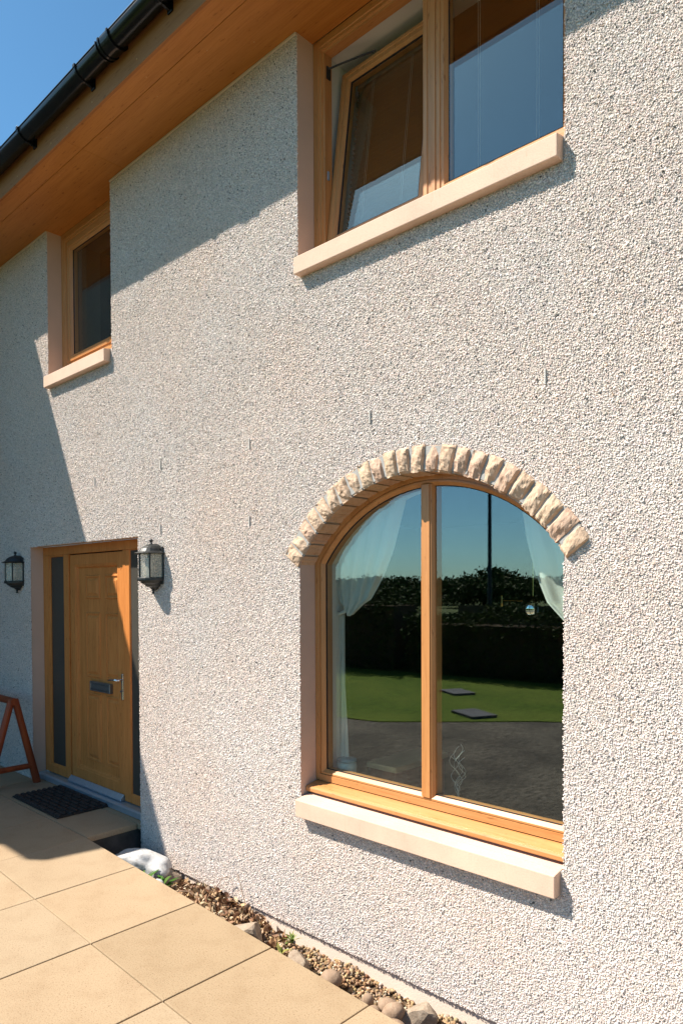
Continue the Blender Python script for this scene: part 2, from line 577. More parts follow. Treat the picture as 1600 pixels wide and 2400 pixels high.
# far hills
def hills():
    mb = MB()
    near, far = [], []
    N = 120
    for i in range(N+1):
        a = R(180+170*i/N)
        h = 16+14*mnoise.noise(Vector((i*0.07, 3, 1)))+7*mnoise.noise(Vector((i*0.21, 9, 1)))
        near.append((1500*math.cos(a), 1500*math.sin(a), -2))
        far.append((1750*math.cos(a), 1750*math.sin(a), max(5, h)))
    mb.loft([near, far], closed=False)
    return mb.build('hills', 'hill', smooth=True)
tag(hills(), kind='structure')

# ---------------------------------------------------------------- paving
SLOPE = -0.0444
pave = MB().prism([(XL+0.01, GZ-0.14), (2.2, GZ-0.14), (2.2, 7*SLOPE-0.055), (XL+0.01, -0.055)], 1, YE-2*PY+.01, YE-0.02).build('paving', 'jointing')
tag(pave, kind='structure')

def slab_mesh(lx, ly, th, name, rough_right=False):
    mb = MB().box(0, lx, 0, ly, -th, 0)
    o = mb.build(name, 'slab', pave, bevel=0.004)
    return o
jt = 0.0055
proto = None
for i in range(10):
    for j in range(2):
        x0 = XL+PX*i+jt/2
        y1 = YE-PY*j-jt/2
        if proto is None:
            proto = slab_mesh(PX-jt, PY-jt, 0.045, 'paving_slab')
            o = proto
        else:
            o = proto.copy(); COL.objects.link(o)
        o.location = (x0+random.uniform(-.0012, .0012), y1-(PY-jt)+random.uniform(-.0012, .0012), SLOPE*(x0-XL)+random.uniform(-.0015, .0015))
        o.rotation_euler = (random.uniform(-.001, .001), math.atan(-SLOPE)+random.uniform(-.0012, .0012), 0)
# landing in front of the door
land = MB().box(-12, XL-0.016, YE-2*PY+.01, 0.11, GZ-0.14, -0.05).build('landing_base', 'concrete')
tag(land, kind='structure')
def lslab(x0, x1, y0, y1):
    o = MB().box(0, x1-x0-jt, 0, y1-y0-jt, -0.042, 0).build('paving_slab', 'slab', land, bevel=0.004)
    o.location = (x0+jt/2, y0+jt/2, random.uniform(-.001, .001))
xs = [-10.5, -9.85, -9.2, -8.5, -7.4, -6.72, -6.06, -5.412, XL+0.006]
for k in range(len(xs)-1):
    for j in range(2):
        lslab(xs[k], xs[k+1], YE-PY*(j+1), YE-PY*j)
lslab(-5.46, XL+0.012, YE, -0.006)
lslab(-6.58, -5.46, YE, 0.06)
lslab(-7.25, -6.58, YE, -0.006)
lslab(-8.4, -7.25, YE, -0.006)
# a narrow piece inside the door recess, right of the long slab
lslab(-5.46, -4.735, -0.006, 0.06)

# ================================================================= HOUSE
house = empty('house', (0, 0, 0))
tag(house, 'white pebble-dashed house with oak-look windows, front door, soffit and black gutter', 'house')
ZS = 4.957
WX0, WX1 = -12.0, 3.2
ZB = -0.212
ACX, ACZ, AR = -2.153, 1.385, 0.972
DX0, DX1, DZ = -6.626, -4.725, 2.18
AX0, AX1, AZ0 = -2.969, -1.347, 0.575
UX0, UX1, UZ0 = -2.969, -1.347, 3.665
LX0, LX1, LZ0 = -6.2, -5.083, 3.665

def arc_z(x, r_=AR, cx=ACX, cz=ACZ):
    return cz+math.sqrt(max(1e-6, r_*r_-(x-cx)**2))

wb = MB()
def rect(x0, x1, z0, z1):
    wb.face([(x0, 0, z0), (x1, 0, z0), (x1, 0, z1), (x0, 0, z1)])
ZM = 2.5
rect(WX0, DX0, ZB, ZM); rect(DX0, DX1, DZ, ZM); rect(DX1, AX0, ZB, ZM); rect(AX1, WX1, ZB, ZM)
rect(AX0, AX1, ZB, AZ0)
axs = np.linspace(AX0, AX1, 49)
for a, b in zip(axs[:-1], axs[1:]):
    wb.face([(a, 0, arc_z(a)), (b, 0, arc_z(b)), (b, 0, ZM), (a, 0, ZM)])
rect(WX0, WX1, ZM, UZ0)
rect(WX0, LX0, UZ0, ZS); rect(LX1, UX0, UZ0, ZS); rect(UX1, WX1, UZ0, ZS)
wb.face([(WX0, 0, ZB), (WX1, 0, ZB), (WX1, 0.03, ZB), (WX0, 0.03, ZB)])
wall = wb.build('wall', 'bed', house)
# smooth plinth under the dash
pl = MB().box(DX1+0.02, WX1, 0.018, 0.2, -0.6, ZB-0.002).build('plinth', 'plinth', house)
pl2 = MB().box(WX0, DX0-0.02, 0.018, 0.2, -0.6, ZB-0.002).build('plinth', 'plinth', house)
# smooth reveals
def reveal(x0, x1, z0, z1, ydep, head=True):
    for x in (x0, x1):
        sgn = 1 if x == x1 else -1
        MB().box(*sorted((x, x+sgn*0.03)), 0.0015, ydep, z0, z1).build('reveal', 'reveal', house)
    if head:
        MB().box(x0, x1, 0.0015, ydep, z1, z1+0.03).build('reveal', 'reveal', house)
reveal(DX0, DX1, ZB, DZ, 0.13)
reveal(AX0, AX1, 0.5, 1.93, 0.14, False)
reveal(UX0, UX1, 3.57, ZS, 0.14, False)
reveal(LX0, LX1, 3.57, ZS, 0.14, False)
# pale stop bead where the dash meets the soffit
for a, b in ((WX0, LX0), (LX1, UX0), (UX1, WX1)):
    B('stop_bead', 'plinth', house, (a, b, -0.011, 0.004, ZS-0.016, ZS-0.001), 0.003)

# ---------------------------------------------------------------- pebble dash
def chips():
    src = bpy.data.collections.new('chip_shapes')
    v0, f0 = ico(1)
    for k in range(10):
        r_ = np.random.default_rng(100+k)
        v = v0*(1+r_.normal(0, 0.17, (len(v0), 1)))+r_.normal(0, 0.07, v0.shape)
        # chop it with a few random planes so that it reads as a crushed chip
        for _ in range(5):
            nrm = r_.normal(size=3); nrm /= np.linalg.norm(nrm)
            d = r_.uniform(0.55, 0.8)
            t = v@nrm-d
            v = v-np.outer(np.maximum(t, 0), nrm)
        v *= np.array([1.10, 0.64, 0.96])
        me = bpy.data.meshes.new('chip')
        me.from_pydata(v.tolist(), [], f0.tolist())
        me.materials.append(M['chip'])
        o = bpy.data.objects.new('chip', me)
        src.objects.link(o)
    x0, x1, z0, z1 = -7.7, 0.3, ZB-0.003, ZS-0.012
    p = 0.0069
    nx, nz = int((x1-x0)/p), int((z1-z0)/p)
    gx, gz = np.meshgrid(np.arange(nx), np.arange(nz))
    px = x0+(gx+0.5*(gz % 2)+rng.uniform(-.48, .48, gx.shape))*p
    pz = z0+(gz+rng.uniform(-.48, .48, gx.shape))*p
    px, pz = px.ravel(), pz.ravel()
    # a second, thinner coat of small chips over the gaps
    n2 = int(len(px)*0.10)
    px = np.concatenate([px, rng.uniform(x0, x1, n2)]); pz = np.concatenate([pz, rng.uniform(z0, z1, n2)])
    small = np.zeros(len(px), bool); small[-n2:] = True
    e = 0.004
    def inside(a, b, c, d):
        return (px > a+e) & (px < b-e) & (pz > c+e) & (pz < d-e)
    bad = inside(DX0, DX1, -1, DZ) | inside(UX0, UX1, 3.57, 9) | inside(LX0, LX1, 3.57, 9)
    rr = np.hypot(px-ACX, pz-ACZ)
    bad |= inside(AX0, AX1, 0.48, 1.95)
    bad |= (rr < 1.092) & (pz > 1.90) & (np.arctan2(pz-ACZ, np.abs(px-ACX)) > R(32.6))
    px, pz, small = px[~bad], pz[~bad], small[~bad]
    n = len(px)
    s = np.where(small, rng.uniform(0.0022, 0.0032, n), np.clip(rng.normal(0.0038, 0.0012, n), 0.0022, 0.0078))
    py = np.where(small, -rng.uniform(0.0, 0.0026, n), -rng.uniform(-0.0004, 0.0020, n))
    me = bpy.data.meshes.new('pebble_dash')
    me.vertices.add(n)
    me.vertices.foreach_set('co', np.stack([px, py, pz], 1).astype(np.float32).ravel())
    at = me.attributes.new('rot', 'FLOAT_VECTOR', 'POINT')
    rot = np.stack([rng.normal(0, .45, n), rng.uniform(0, 2*np.pi, n), rng.normal(0, .30, n)], 1)
    at.data.foreach_set('vector', rot.astype(np.float32).ravel())
    at = me.attributes.new('scl', 'FLOAT', 'POINT')
    at.data.foreach_set('value', s.astype(np.float32))
    at = me.attributes.new('idx', 'INT', 'POINT')
    at.data.foreach_set('value', rng.integers(0, 10, n).astype(np.int32))
    cols = pick([(0.76, 0.685, 0.63), (0.75, 0.65, 0.575), (0.73, 0.61, 0.555), (0.62, 0.57, 0.54), (0.44, 0.40, 0.38), (0.10, 0.095, 0.09), (0.55, 0.42, 0.33)],
                [38, 25, 21, 11, 5.0, 2.0, 1.6], n, 0.06)
    # broad, faint patches of warmer and cooler spar, as the batches were thrown
    w = np.array([0.0]*n)
    for fx, fz, ph, am in ((1.3, 0.9, 0.3, .5), (2.9, 1.7, 1.9, .35), (0.6, 2.3, 4.0, .4), (5.1, 3.7, 2.2, .3)):
        w += am*np.sin(px*fx*2+ph+1.3*np.sin(pz*fz))*np.sin(pz*fz*2+ph*1.7)
    w = w[:, None]
    cols = cols*(1+0.035*np.sin(px*1.9+2*np.sin(pz*1.1))*np.sin(pz*2.7+1.5*np.sin(px*.8)))[:, None]
    cols = cols*(1+w*np.array([0.016, -0.020, -0.048]))
    at = me.attributes.new('col', 'FLOAT_COLOR', 'POINT')
    c4 = np.ones((n, 4), np.float32); c4[:, :3] = cols
    at.data.foreach_set('color', c4.ravel())
    o = bpy.data.objects.new('pebble_dash', me)
    COL.objects.link(o)
    o.parent = house
    tag(o, kind='stuff')
    o['label'] = 'white and cream spar chips thrown on the render'
    ng = bpy.data.node_groups.new('scatter', 'GeometryNodeTree')
    ng.interface.new_socket('Geometry', in_out='INPUT', socket_type='NodeSocketGeometry')
    ng.interface.new_socket('Geometry', in_out='OUTPUT', socket_type='NodeSocketGeometry')
    N = ng.nodes
    gi, go = N.new('NodeGroupInput'), N.new('NodeGroupOutput')
    ip = N.new('GeometryNodeInstanceOnPoints')
    ci = N.new('GeometryNodeCollectionInfo')
    ci.inputs['Collection'].default_value = src
    ci.inputs['Separate Children'].default_value = True
    ci.inputs['Reset Children'].default_value = True
    def na(t, nm):
        a = N.new('GeometryNodeInputNamedAttribute')
        a.data_type = t
        a.inputs['Name'].default_value = nm
        return a.outputs['Attribute']
    L = ng.links
    L.new(gi.outputs[0], ip.inputs['Points'])
    L.new(ci.outputs[0], ip.inputs['Instance'])
    ip.inputs['Pick Instance'].default_value = True
    L.new(na('INT', 'idx'), ip.inputs['Instance Index'])
    L.new(na('FLOAT_VECTOR', 'rot'), ip.inputs['Rotation'])
    L.new(na('FLOAT', 'scl'), ip.inputs['Scale'])
    L.new(ip.outputs[0], go.inputs[0])
    md = o.modifiers.new('scatter', 'NODES')
    md.node_group = ng
    print('chips', n)
chips()

# ---------------------------------------------------------------- eaves
def boards(name, y0, y1, cuts, mat='soffit', z0=ZS, z1=ZS+0.012):
    for a, b in zip(cuts[:-1], cuts[1:]):
        B(name, mat, house, (a+0.0012, b-0.0012, y0, y1, z0, z1), 0.0015)
cuts = [WX0, -9.86, -4.862, 0.14, WX1]
boards('soffit_board', -0.466, -0.3365, cuts)
boards('soffit_board', -0.3335, 0.128, cuts)
for a, b in zip(cuts[:-1], cuts[1:]):
    B('soffit_trim', 'soffit', house, (a, b, -0.452, 0.10, ZS+0.014, ZS+0.03), 0)
B('fascia', 'fascia', house, (WX0, WX1, -0.488, -0.467, ZS-0.006, 5.19), 0.003)
YG, ZG, RG = -0.554, 5.155, 0.066
gut = empty('gutter', (0, 0, 0), house)
def half(r_, x, a0=180, a1=360, n=18):
    return [(x, YG+r_*math.cos(R(a0+(a1-a0)*i/n)), ZG+r_*math.sin(R(a0+(a1-a0)*i/n))) for i in range(n+1)]
def half_shell(x0, x1, ro, ri, name, bev=0.0):
    mb = MB()
    loops = []
    for x in (x0, x1):
        loops.append(half(ro, x)+half(ri, x)[::-1])
    mb.loft(loops, True, (True, True))
    return mb.build(name, 'gutter', gut, smooth=False, bevel=bev)
gt = half_shell(WX0, WX1, RG, RG-0.004, 'trough')
for p in gt.data.polygons:
    p.use_smooth = len(p.vertices) == 4 and abs(p.normal.x) < 0.1
rim = MB()
rim.tube([(WX0, YG-RG+0.001, ZG+0.001), (WX1, YG-RG+0.001, ZG+0.001)], 0.005, 10)
rim.build('rim', 'gutter', gut, smooth=True)
for x in (-10.6, -9.72, -8.83, -7.94, -7.06, -6.17, -5.28, -4.39, -3.49, -2.6, -1.7, -0.8, 0.1, 1.0, 1.9):
    mb = MB()
    loops = [half(RG+0.009, xx, 176, 364)+half(RG+0.0008, xx, 176, 364)[::-1] for xx in (x-0.010, x+0.010)]
    mb.loft(loops, True, (True, True))
    mb.box(x-0.024, x+0.024, YG+RG-0.012, -0.4885, ZG-0.088, ZG+0.012)
    mb.prism([(YG-0.004, ZG-RG-0.006), (-0.4885, ZG-RG-0.02), (-0.4885, ZG-0.03)], 0, x-0.008, x+0.008)
    mb.box(x-0.013, x+0.013, YG-RG-0.012, YG-RG+0.006, ZG-0.012, ZG+0.010)
    mb.build('bracket', 'gutter', gut, bevel=0.002)
for x in (-4.02, -0.02, -8.02):
    mb = MB()
    for a, b, ro in ((x-0.062, x-0.046, 0.014), (x-0.046, x+0.046, 0.008), (x+0.046, x+0.062, 0.014), (x-0.095, x-0.085, 0.010)):
        mb.loft([half(RG+ro, a, 176, 364)+half(RG+0.0008, a, 176, 364)[::-1], half(RG+ro, b, 176, 364)+half(RG+0.0008, b, 176, 364)[::-1]], True, (True, True))
    mb.build('union', 'gutter', gut, bevel=0.001)
nail_me = None
for x, y, z, ax in [(-5.62, 0, 5.0, 'f'), (-5.03, 0, 5.0, 'f'), (-4.42, 0, 5.005, 'f'), (-3.86, 0, 5.0, 'f'), (-4.78, 0, 5.0, 'f'),
                    (-4.62, -.28, ZS, 's'), (-4.0, -.26, ZS, 's'), (-3.45, -.27, ZS, 's'), (-5.3, -.30, ZS, 's'), (-5.9, -.2, ZS, 's'),
                    (-3.9, -.40, ZS, 's'), (-5.0, -.06, ZS, 's'), (-3.2, -.12, ZS, 's')]:
    v, f = ico(1)
    mb = MB()
    if ax == 'f':
        v = v*np.array([.006, .0025, .006])+np.array([x, -0.4885, z])
    else:
        v = v*np.array([.005, .005, .0022])+np.array([x, y, z])
    mb.v = v.tolist(); mb.f = [tuple(q) for q in f]
    mb.build('nail_head', 'nail', house, smooth=True)
# roof
MB().prism([(-0.555, 5.215), (-0.50, 5.19), (6.4, 9.55), (6.4, 9.65)], 0, WX0, WX1).build('roof', 'roof', house)
MB().prism([(-0.3, ZS+0.2), (6.4, 9.4), (6.4, 9.3), (0.1, ZS+0.2)], 0, WX0, WX1).build('roof_deck', 'roof', house)

# ---------------------------------------------------------------- stone arch
arch = empty('stone_arch', (0, 0, 0), house)
NST = 24
A0, A1 = 32.3, 147.7
stp = (A1-A0)/NST
mb = MB()
for (ya, yb, ra, rb) in ((-0.006, 0.125, AR+0.010, 1.094),):
    loops = []
    for i in range(97):
        a = R(A0+0.15+(A1-A0-0.3)*i/96)
        c_, s_ = math.cos(a), math.sin(a)
        loops.append([(ACX+ra*c_, ya, ACZ+ra*s_), (ACX+rb*c_, ya, ACZ+rb*s_), (ACX+rb*c_, yb, ACZ+rb*s_), (ACX+ra*c_, yb, ACZ+ra*s_)])
    mb.loft(loops, True, (True, True))
mb.build('mortar', 'mortar', arch)
for k in range(NST):
    r_ = random.Random(40+k)
    ga = r_.uniform(0.22, 0.46); gb = r_.uniform(0.22, 0.46)
    a0, a1 = A0+stp*k+ga, A0+stp*(k+1)-gb
    r0 = AR+r_.uniform(-0.004, 0.004); r1 = 1.099+r_.uniform(-0.004, 0.005)
    skew = r_.uniform(-0.5, 0.5)
    fy = -0.030+r_.uniform(-0.005, 0.005)
    NA, NR = 9, 13
    sd = Vector((k*3.7, k*1.3, 0))
    tilt_a, tilt_r = r_.uniform(-0.012, 0.012), r_.uniform(-0.012, 0.012)
    fac = [(r_.uniform(-.034, .034), r_.uniform(-.040, .040), r_.uniform(-.002, .004)) for _ in range(5)]
    fac += [(.034, 0, -.005), (-.034, 0, -.005), (0, .04, -.006), (0, -.04, -.006)]
    grid = []
    for i in range(NA+1):
        row = []
        for j in range(NR+1):
            u_, w_ = i/NA, j/NR
            edge = min(u_, 1-u_)*NA/1.05
            edge2 = min(w_, 1-w_)*NR/1.05
            e_ = min(1.0, min(edge, edge2))
            e_ = math.sqrt(max(0.0, 1-(1-e_)**2))
            an = R(a0+(a1-a0)*u_+skew*(w_-0.5)+0.16*mnoise.noise(sd+Vector((u_*3, w_*4, 7))))
            rad = r0+(r1-r0)*w_+(0.004*mnoise.noise(sd+Vector((u_*4, w_*3, 2))) if 0 < j < NR else 0.006*mnoise.noise(sd+Vector((u_*4, w_, 2))))
            y = fy+max(pa*(u_-.5)+pb*(w_-.5)+pc for pa, pb, pc in fac)
            y -= 0.005*mnoise.noise(sd+Vector((u_*4, w_*6, 4)))+0.002*mnoise.noise(sd+Vector((u_*9, w_*14, 9)))
            y = y*e_+(-0.004-0.006*(k % 2))*(1-e_)
            row.append((ACX+rad*math.cos(an), y, ACZ+rad*math.sin(an)))
        grid.append(row)
    mb = MB()
    mb.loft(grid, closed=False)
    bord = [grid[i][0] for i in range(NA+1)]+[grid[NA][j] for j in range(1, NR+1)]+[grid[i][NR] for i in range(NA-1, -1, -1)]+[grid[0][j] for j in range(NR-1, 0, -1)]
    back = [(p[0], 0.122, p[2]) for p in bord]
    mb.loft([bord, back], True, (False, True))
    bm = bmesh.new()
    o = mb.build('stone', ['arch1', 'arch2', 'arch3', 'arch2', 'arch1'][r_.randrange(5)], arch)
    bm.from_mesh(o.data)
    bmesh.ops.remove_doubles(bm, verts=bm.verts, dist=1e-5)
    bmesh.ops.recalc_face_normals(bm, faces=bm.faces)
    bm.to_mesh(o.data); bm.free()

# ---------------------------------------------------------------- arched window
def sill(parent, x0, x1, z0, z1, zb):
    return MB().prism([(-0.057, z0), (-0.057, z1), (0.115, zb), (0.115, z0)], 0, x0, x1).build('stone_sill', 'sill', parent, bevel=0.004, seg=2)

wA = empty('arched_window', (0, 0, 0), house)
wA['label'] = 'large arched oak-look window with two tall panes'
FCX, FCZ, FR = -2.150, 1.378, 0.993
FX0, FX1, FZ = -2.966, -1.350, 0.6495
def outline(d, y, n=40):
    x0, x1, zb, r_ = FX0+d, FX1-d, FZ+d, FR-d
    pts = [(x0, y, zb), (x1, y, zb)]
    a0 = math.acos((x1-FCX)/r_); a1 = math.acos((x0-FCX)/r_)
    for i in range(n+1):
        a = a0+(a1-a0)*i/n
        pts.append((FCX+r_*math.cos(a), y, FCZ+r_*math.sin(a)))
    return pts
grain(MB().loft([outline(d, y) for d, y in ((0, .20), (0, .122), (.036, .122), (.0365, .134), (.0395, .134), (.040, .1265), (.049, .1265), (.066, .144), (.066, .20))], True, ring=True).build('frame', 'oak_v', wA))
MB().loft([outline(d, y) for d, y in ((.060, .146), (.070, .1465), (.070, .155), (.060, .156))], True, ring=True).build('gasket', 'gasket', wA)
MB().prism([(-2.202, .143), (-2.190, .1275), (-2.1825, .1265), (-2.1815, .1205), (-2.1345, .1205), (-2.1335, .1265), (-2.126, .1275), (-2.114, .143), (-2.114, .2), (-2.202, .2)], 2, FZ+0.052, 2.312).build('mullion', 'oak_v', wA)
def pane_poly(x0, x1, zb, y, r_, n=30):
    pts = [(x0, y, zb), (x1, y, zb)]
    for i in range(n+1):
        x = x1+(x0-x1)*i/n
        pts.append((x, y, FCZ+math.sqrt(max(0, r_*r_-(x-FCX)**2))))
    return pts
for x0, x1 in ((FX0+.062, -2.196), (-2.120, FX1-.062)):
    MB().loft([pane_poly(x0, x1, FZ+.062, y, FR-.062) for y in (.150, .172)], True, (True, True)).build('pane', 'glass', wA)
for xg in (-2.1955, -2.1215):
    B('gasket', 'gasket', wA, (xg-.005, xg+.005, .1462, .1555, FZ+.062, 2.308), 0)
MB().prism([(.130, .6445), (.050, .629), (.040, .624), (.036, .617), (.036, .601), (.041, .596), (.052, .597), (.058, .604), (.130, .612)], 0, AX0+0.004, AX1-0.004).build('wooden_cill', 'oak_h', wA, bevel=0.0015)
sill(wA, -2.957, -1.362, .468, .566, .590)

# inner lining and the room behind
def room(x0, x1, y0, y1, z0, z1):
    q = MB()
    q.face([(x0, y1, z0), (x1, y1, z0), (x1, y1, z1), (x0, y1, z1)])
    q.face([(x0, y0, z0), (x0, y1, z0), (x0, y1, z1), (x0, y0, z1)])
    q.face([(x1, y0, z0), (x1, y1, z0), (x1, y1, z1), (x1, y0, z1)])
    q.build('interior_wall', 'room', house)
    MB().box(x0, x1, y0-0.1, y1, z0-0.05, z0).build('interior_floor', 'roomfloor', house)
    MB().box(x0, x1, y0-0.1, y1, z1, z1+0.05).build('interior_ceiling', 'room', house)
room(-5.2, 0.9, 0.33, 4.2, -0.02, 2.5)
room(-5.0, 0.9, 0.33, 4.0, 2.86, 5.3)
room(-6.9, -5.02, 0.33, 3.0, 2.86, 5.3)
# lining of the arched window
MB().box(AX0-0.05, AX0+0.05, .205, .33, .6, 1.95).build('lining', 'white_int', house)
MB().box(AX1-0.05, AX1+0.05, .205, .33, .6, 1.95).build('lining', 'white_int', house)
MB().box(AX0-0.05, AX1+0.05, .205, .36, .62, .655).build('inner_sill', 'white_int', house)
mb = MB()
lps = []
for i in range(41):
    a = R(33+(147-33)*i/40)
    c_, s_ = math.cos(a), math.sin(a)
    lps.append([(FCX+q*c_, y, FCZ+q*s_) for q, y in ((.945, .205), (1.06, .205), (1.06, .33), (.945, .33))])
mb.loft(lps, True, (True, True)).build('lining', 'white_int', house)
for (a, b) in ((UX0, UX1), (LX0, LX1)):
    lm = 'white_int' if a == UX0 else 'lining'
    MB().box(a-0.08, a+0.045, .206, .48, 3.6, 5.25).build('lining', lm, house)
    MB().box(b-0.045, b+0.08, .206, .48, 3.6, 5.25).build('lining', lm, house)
    MB().box(a+0.046, b-0.046, .206, .48, 4.905, 4.94).build('lining', lm, house)
    MB().box(a-0.08, b+0.08, .205, .36, 3.66, 3.70).build('inner_sill', 'white_int', house)

# ---------------------------------------------------------------- upper windows
def ring(x0, x1, z0, z1, prof):
    return [[(x0+d, y, z0+d), (x1-d, y, z0+d), (x1-d, y, z1-d), (x0+d, y, z1-d)] for d, y in prof]

wU = empty('upper_window', (0, 0, 0), house)
wU['label'] = 'wide upper window under the soffit with its left sash tilted inwards'
UZB = 3.706
grain(MB().loft(ring(UX0+.003, UX1-.003, UZB, ZS-.002, ((0, .205), (0, .130), (.040, .130), (.043, .135), (.060, .135), (.064, .146), (.076, .147), (.076, .205))), True, ring=True).build('frame', 'oak_v', wU))
MB().prism([(-2.180, .205), (-2.180, .150), (-2.176, .131), (-2.152, .131), (-2.149, .136), (-2.129, .136), (-2.126, .131), (-2.102, .131), (-2.098, .150), (-2.098, .205)], 2, UZB+0.03, ZS-0.07).build('mullion', 'oak_v', wU, bevel=0.001)
grain(MB().loft(ring(-2.099, -1.372, UZB+.045, 4.86, ((0, .20), (0, .136), (.022, .1355), (.026, .141), (.044, .141), (.060, .157), (.060, .20))), True, ring=True).build('sash', 'oak_v', wU))
MB().loft(ring(-2.099, -1.372, UZB+.045, 4.86, ((.054, .159), (.064, .1595), (.064, .168), (.054, .169))), True, ring=True).build('gasket', 'gasket', wU)
MB().box(-2.045, -1.424, .160, .182, UZB+.10, 4.805).build('pane', 'glass', wU)
SH, SW = 1.062, 0.70
def rl(d, y):
    return [(-SW/2+d, y, d), (SW/2-d, y, d), (SW/2-d, y, SH-d), (-SW/2+d, y, SH-d)]
def tilt(o):
    o.location = (-2.533, .150, 3.768)
    o.rotation_euler = (R(-7.6), 0, 0)
    return o
so = tilt(MB().loft([rl(d, y) for d, y in ((0, .062), (0, 0), (.020, -.001), (.024, .004), (.046, .004), (.058, .018), (.058, .062))], True, ring=True).build('sash', 'oak_v', wU))
so['label'] = 'opening sash tilted inwards at the top'
tilt(MB().loft([rl(d, y) for d, y in ((.052, .020), (.063, .0205), (.063, .029), (.052, .030))], True, ring=True).build('gasket', 'gasket', wU))
tilt(MB().box(-SW/2+.055, SW/2-.055, .024, .046, .055, SH-.055).build('pane', 'glass', wU))
# black friction stay across the gap at the top
mb = MB()
mb.tube([(-2.885, .175, 4.80), (-2.80, .215, 4.815), (-2.70, .255, 4.825), (-2.62, .285, 4.828)], 0.006, 6)
mb.box(-2.893, -2.882, .16, .19, 4.74, 4.81)
mb.build('stay', 'black_metal', wU)
mb = MB().box(-2.893, -2.884, .165, .180, 4.16, 4.21)
mb.build('latch_keep', 'alu', wU, bevel=.001)
sill(wU, -2.945, -1.356, 3.560, 3.655, 3.690)

wL = empty('small_upper_window', (0, 0, 0), house)
wL['label'] = 'small upper window above the front door'
grain(MB().loft(ring(LX0+.003, LX1-.003, UZB, ZS-.002, ((0, .205), (0, .127), (.050, .127), (.053, .132), (.075, .132), (.080, .143), (.105, .143), (.105, .205))), True, ring=True).build('frame', 'oak_v', wL))
grain(MB().loft(ring(LX0+.108, LX1-.108, UZB+.105, ZS-.11, ((0, .20), (0, .134), (.022, .1335), (.026, .139), (.044, .139), (.060, .155), (.060, .20))), True, ring=True).build('sash', 'oak_v', wL))
MB().loft(ring(LX0+.108, LX1-.108, UZB+.105, ZS-.11, ((.054, .157), (.064, .1575), (.064, .166), (.054, .167))), True, ring=True).build('gasket', 'gasket', wL)
MB().box(LX0+.165, LX1-.165, .160, .182, UZB+.162, ZS-.167).build('pane', 'glass', wL)
sill(wL, -6.178, -5.106, 3.560, 3.657, 3.690)

# ---------------------------------------------------------------- front door
door = empty('front_door', (0, 0, 0), house)
door['label'] = 'oak-look front door with narrow glazed sidelights'
YF = .116
FB = .066
def dbox(name, x0, x1, z0, z1, y0=YF, y1=.19, mat='oak_door', bev=.003):
    return B(name, mat, door, (x0, x1, y0, y1, z0, z1), bev)
dbox('frame', DX0+.002, -6.512, FB, 2.098)
dbox('frame', -4.842, DX1-.002, FB, 2.098)
dbox('frame', DX0+.002, DX1-.002, 2.099, DZ-.002)
dbox('frame', -6.206, -6.106, FB, 2.098)
dbox('frame', -5.164, -5.064, FB, 2.098)
dbox('frame', -6.512, -6.207, FB, .136)
dbox('frame', -5.063, -4.843, FB, .136)
def bead(x0, x1, z0, z1, w=.016):
    return MB().loft(ring(x0, x1, z0, z1, ((0, .160), (0, YF+.004), (w*.5, YF+.006), (w, YF+.016), (w, .160))), True, ring=True).build('glazing_bead', 'oak_door', door)
bead(-6.5115, -6.2065, .1365, 2.0975)
bead(-5.0635, -4.8425, .1365, 2.0975, .008)
dbox('pane', -6.51, -6.208, .138, 2.096, YF+.023, YF+.046, 'frost', 0)
dbox('pane', -5.062, -4.844, .138, 2.096, YF+.012, YF+.046, 'frost', 0)
# leaf: perimeter frame, infill and six raised fields
LXA, LXB, LZA, LZB = -6.099, -5.171, .100, 2.091
MB().loft(ring(LXA, LXB, LZA, LZB, ((0, .185), (0, YF+.016), (.005, YF+.010), (.092, YF+.010), (.096, YF+.014), (.110, YF+.018), (.122, YF+.034), (.130, YF+.036), (.130, .185))), True, ring=True).build('leaf_frame', 'oak_door', door)
dbox('leaf_panel', LXA+.126, LXB-.126, LZA+.126, LZB-.126, YF+.034, .18, 'oak_door', 0)
def field(x0, x1, z0, z1):
    y = YF+.0335
    lp = [(0, y+.004), (0, y), (.007, y-.009), (.014, y-.009), (.021, y-.001), (.030, y-.001), (.052, y-.011)]
    lo = [[(x0+d, yy, z0+d), (x1-d, yy, z0+d), (x1-d, yy, z1-d), (x0+d, yy, z1-d)] for d, yy in lp]
    MB().loft(lo, True, (False, True)).build('moulded_field', 'oak_door', door)
for x0, x1 in ((-5.845, -5.595), (-5.500, -5.255)):
    for z0, z1 in ((1.70, 1.905), (1.02, 1.585), (.295, .885)):
        field(x0, x1, z0, z1)
# letter plate
lb = MB()
lb.loft([[(-5.745+d, y, .908+d), (-5.400-d, y, .908+d), (-5.400-d, y, .990-d), (-5.745+d, y, .990-d)] for d, y in ((0, YF+.034), (0, YF+.008), (.006, YF+.002), (.014, YF+.002), (.017, YF+.010))], True, (False, False))
lb.build('letter_plate', 'gunmetal', door)
B('letter_flap', 'gunmetal', door, (-5.727, -5.418, YF+.006, YF+.033, .926, .972), .003)
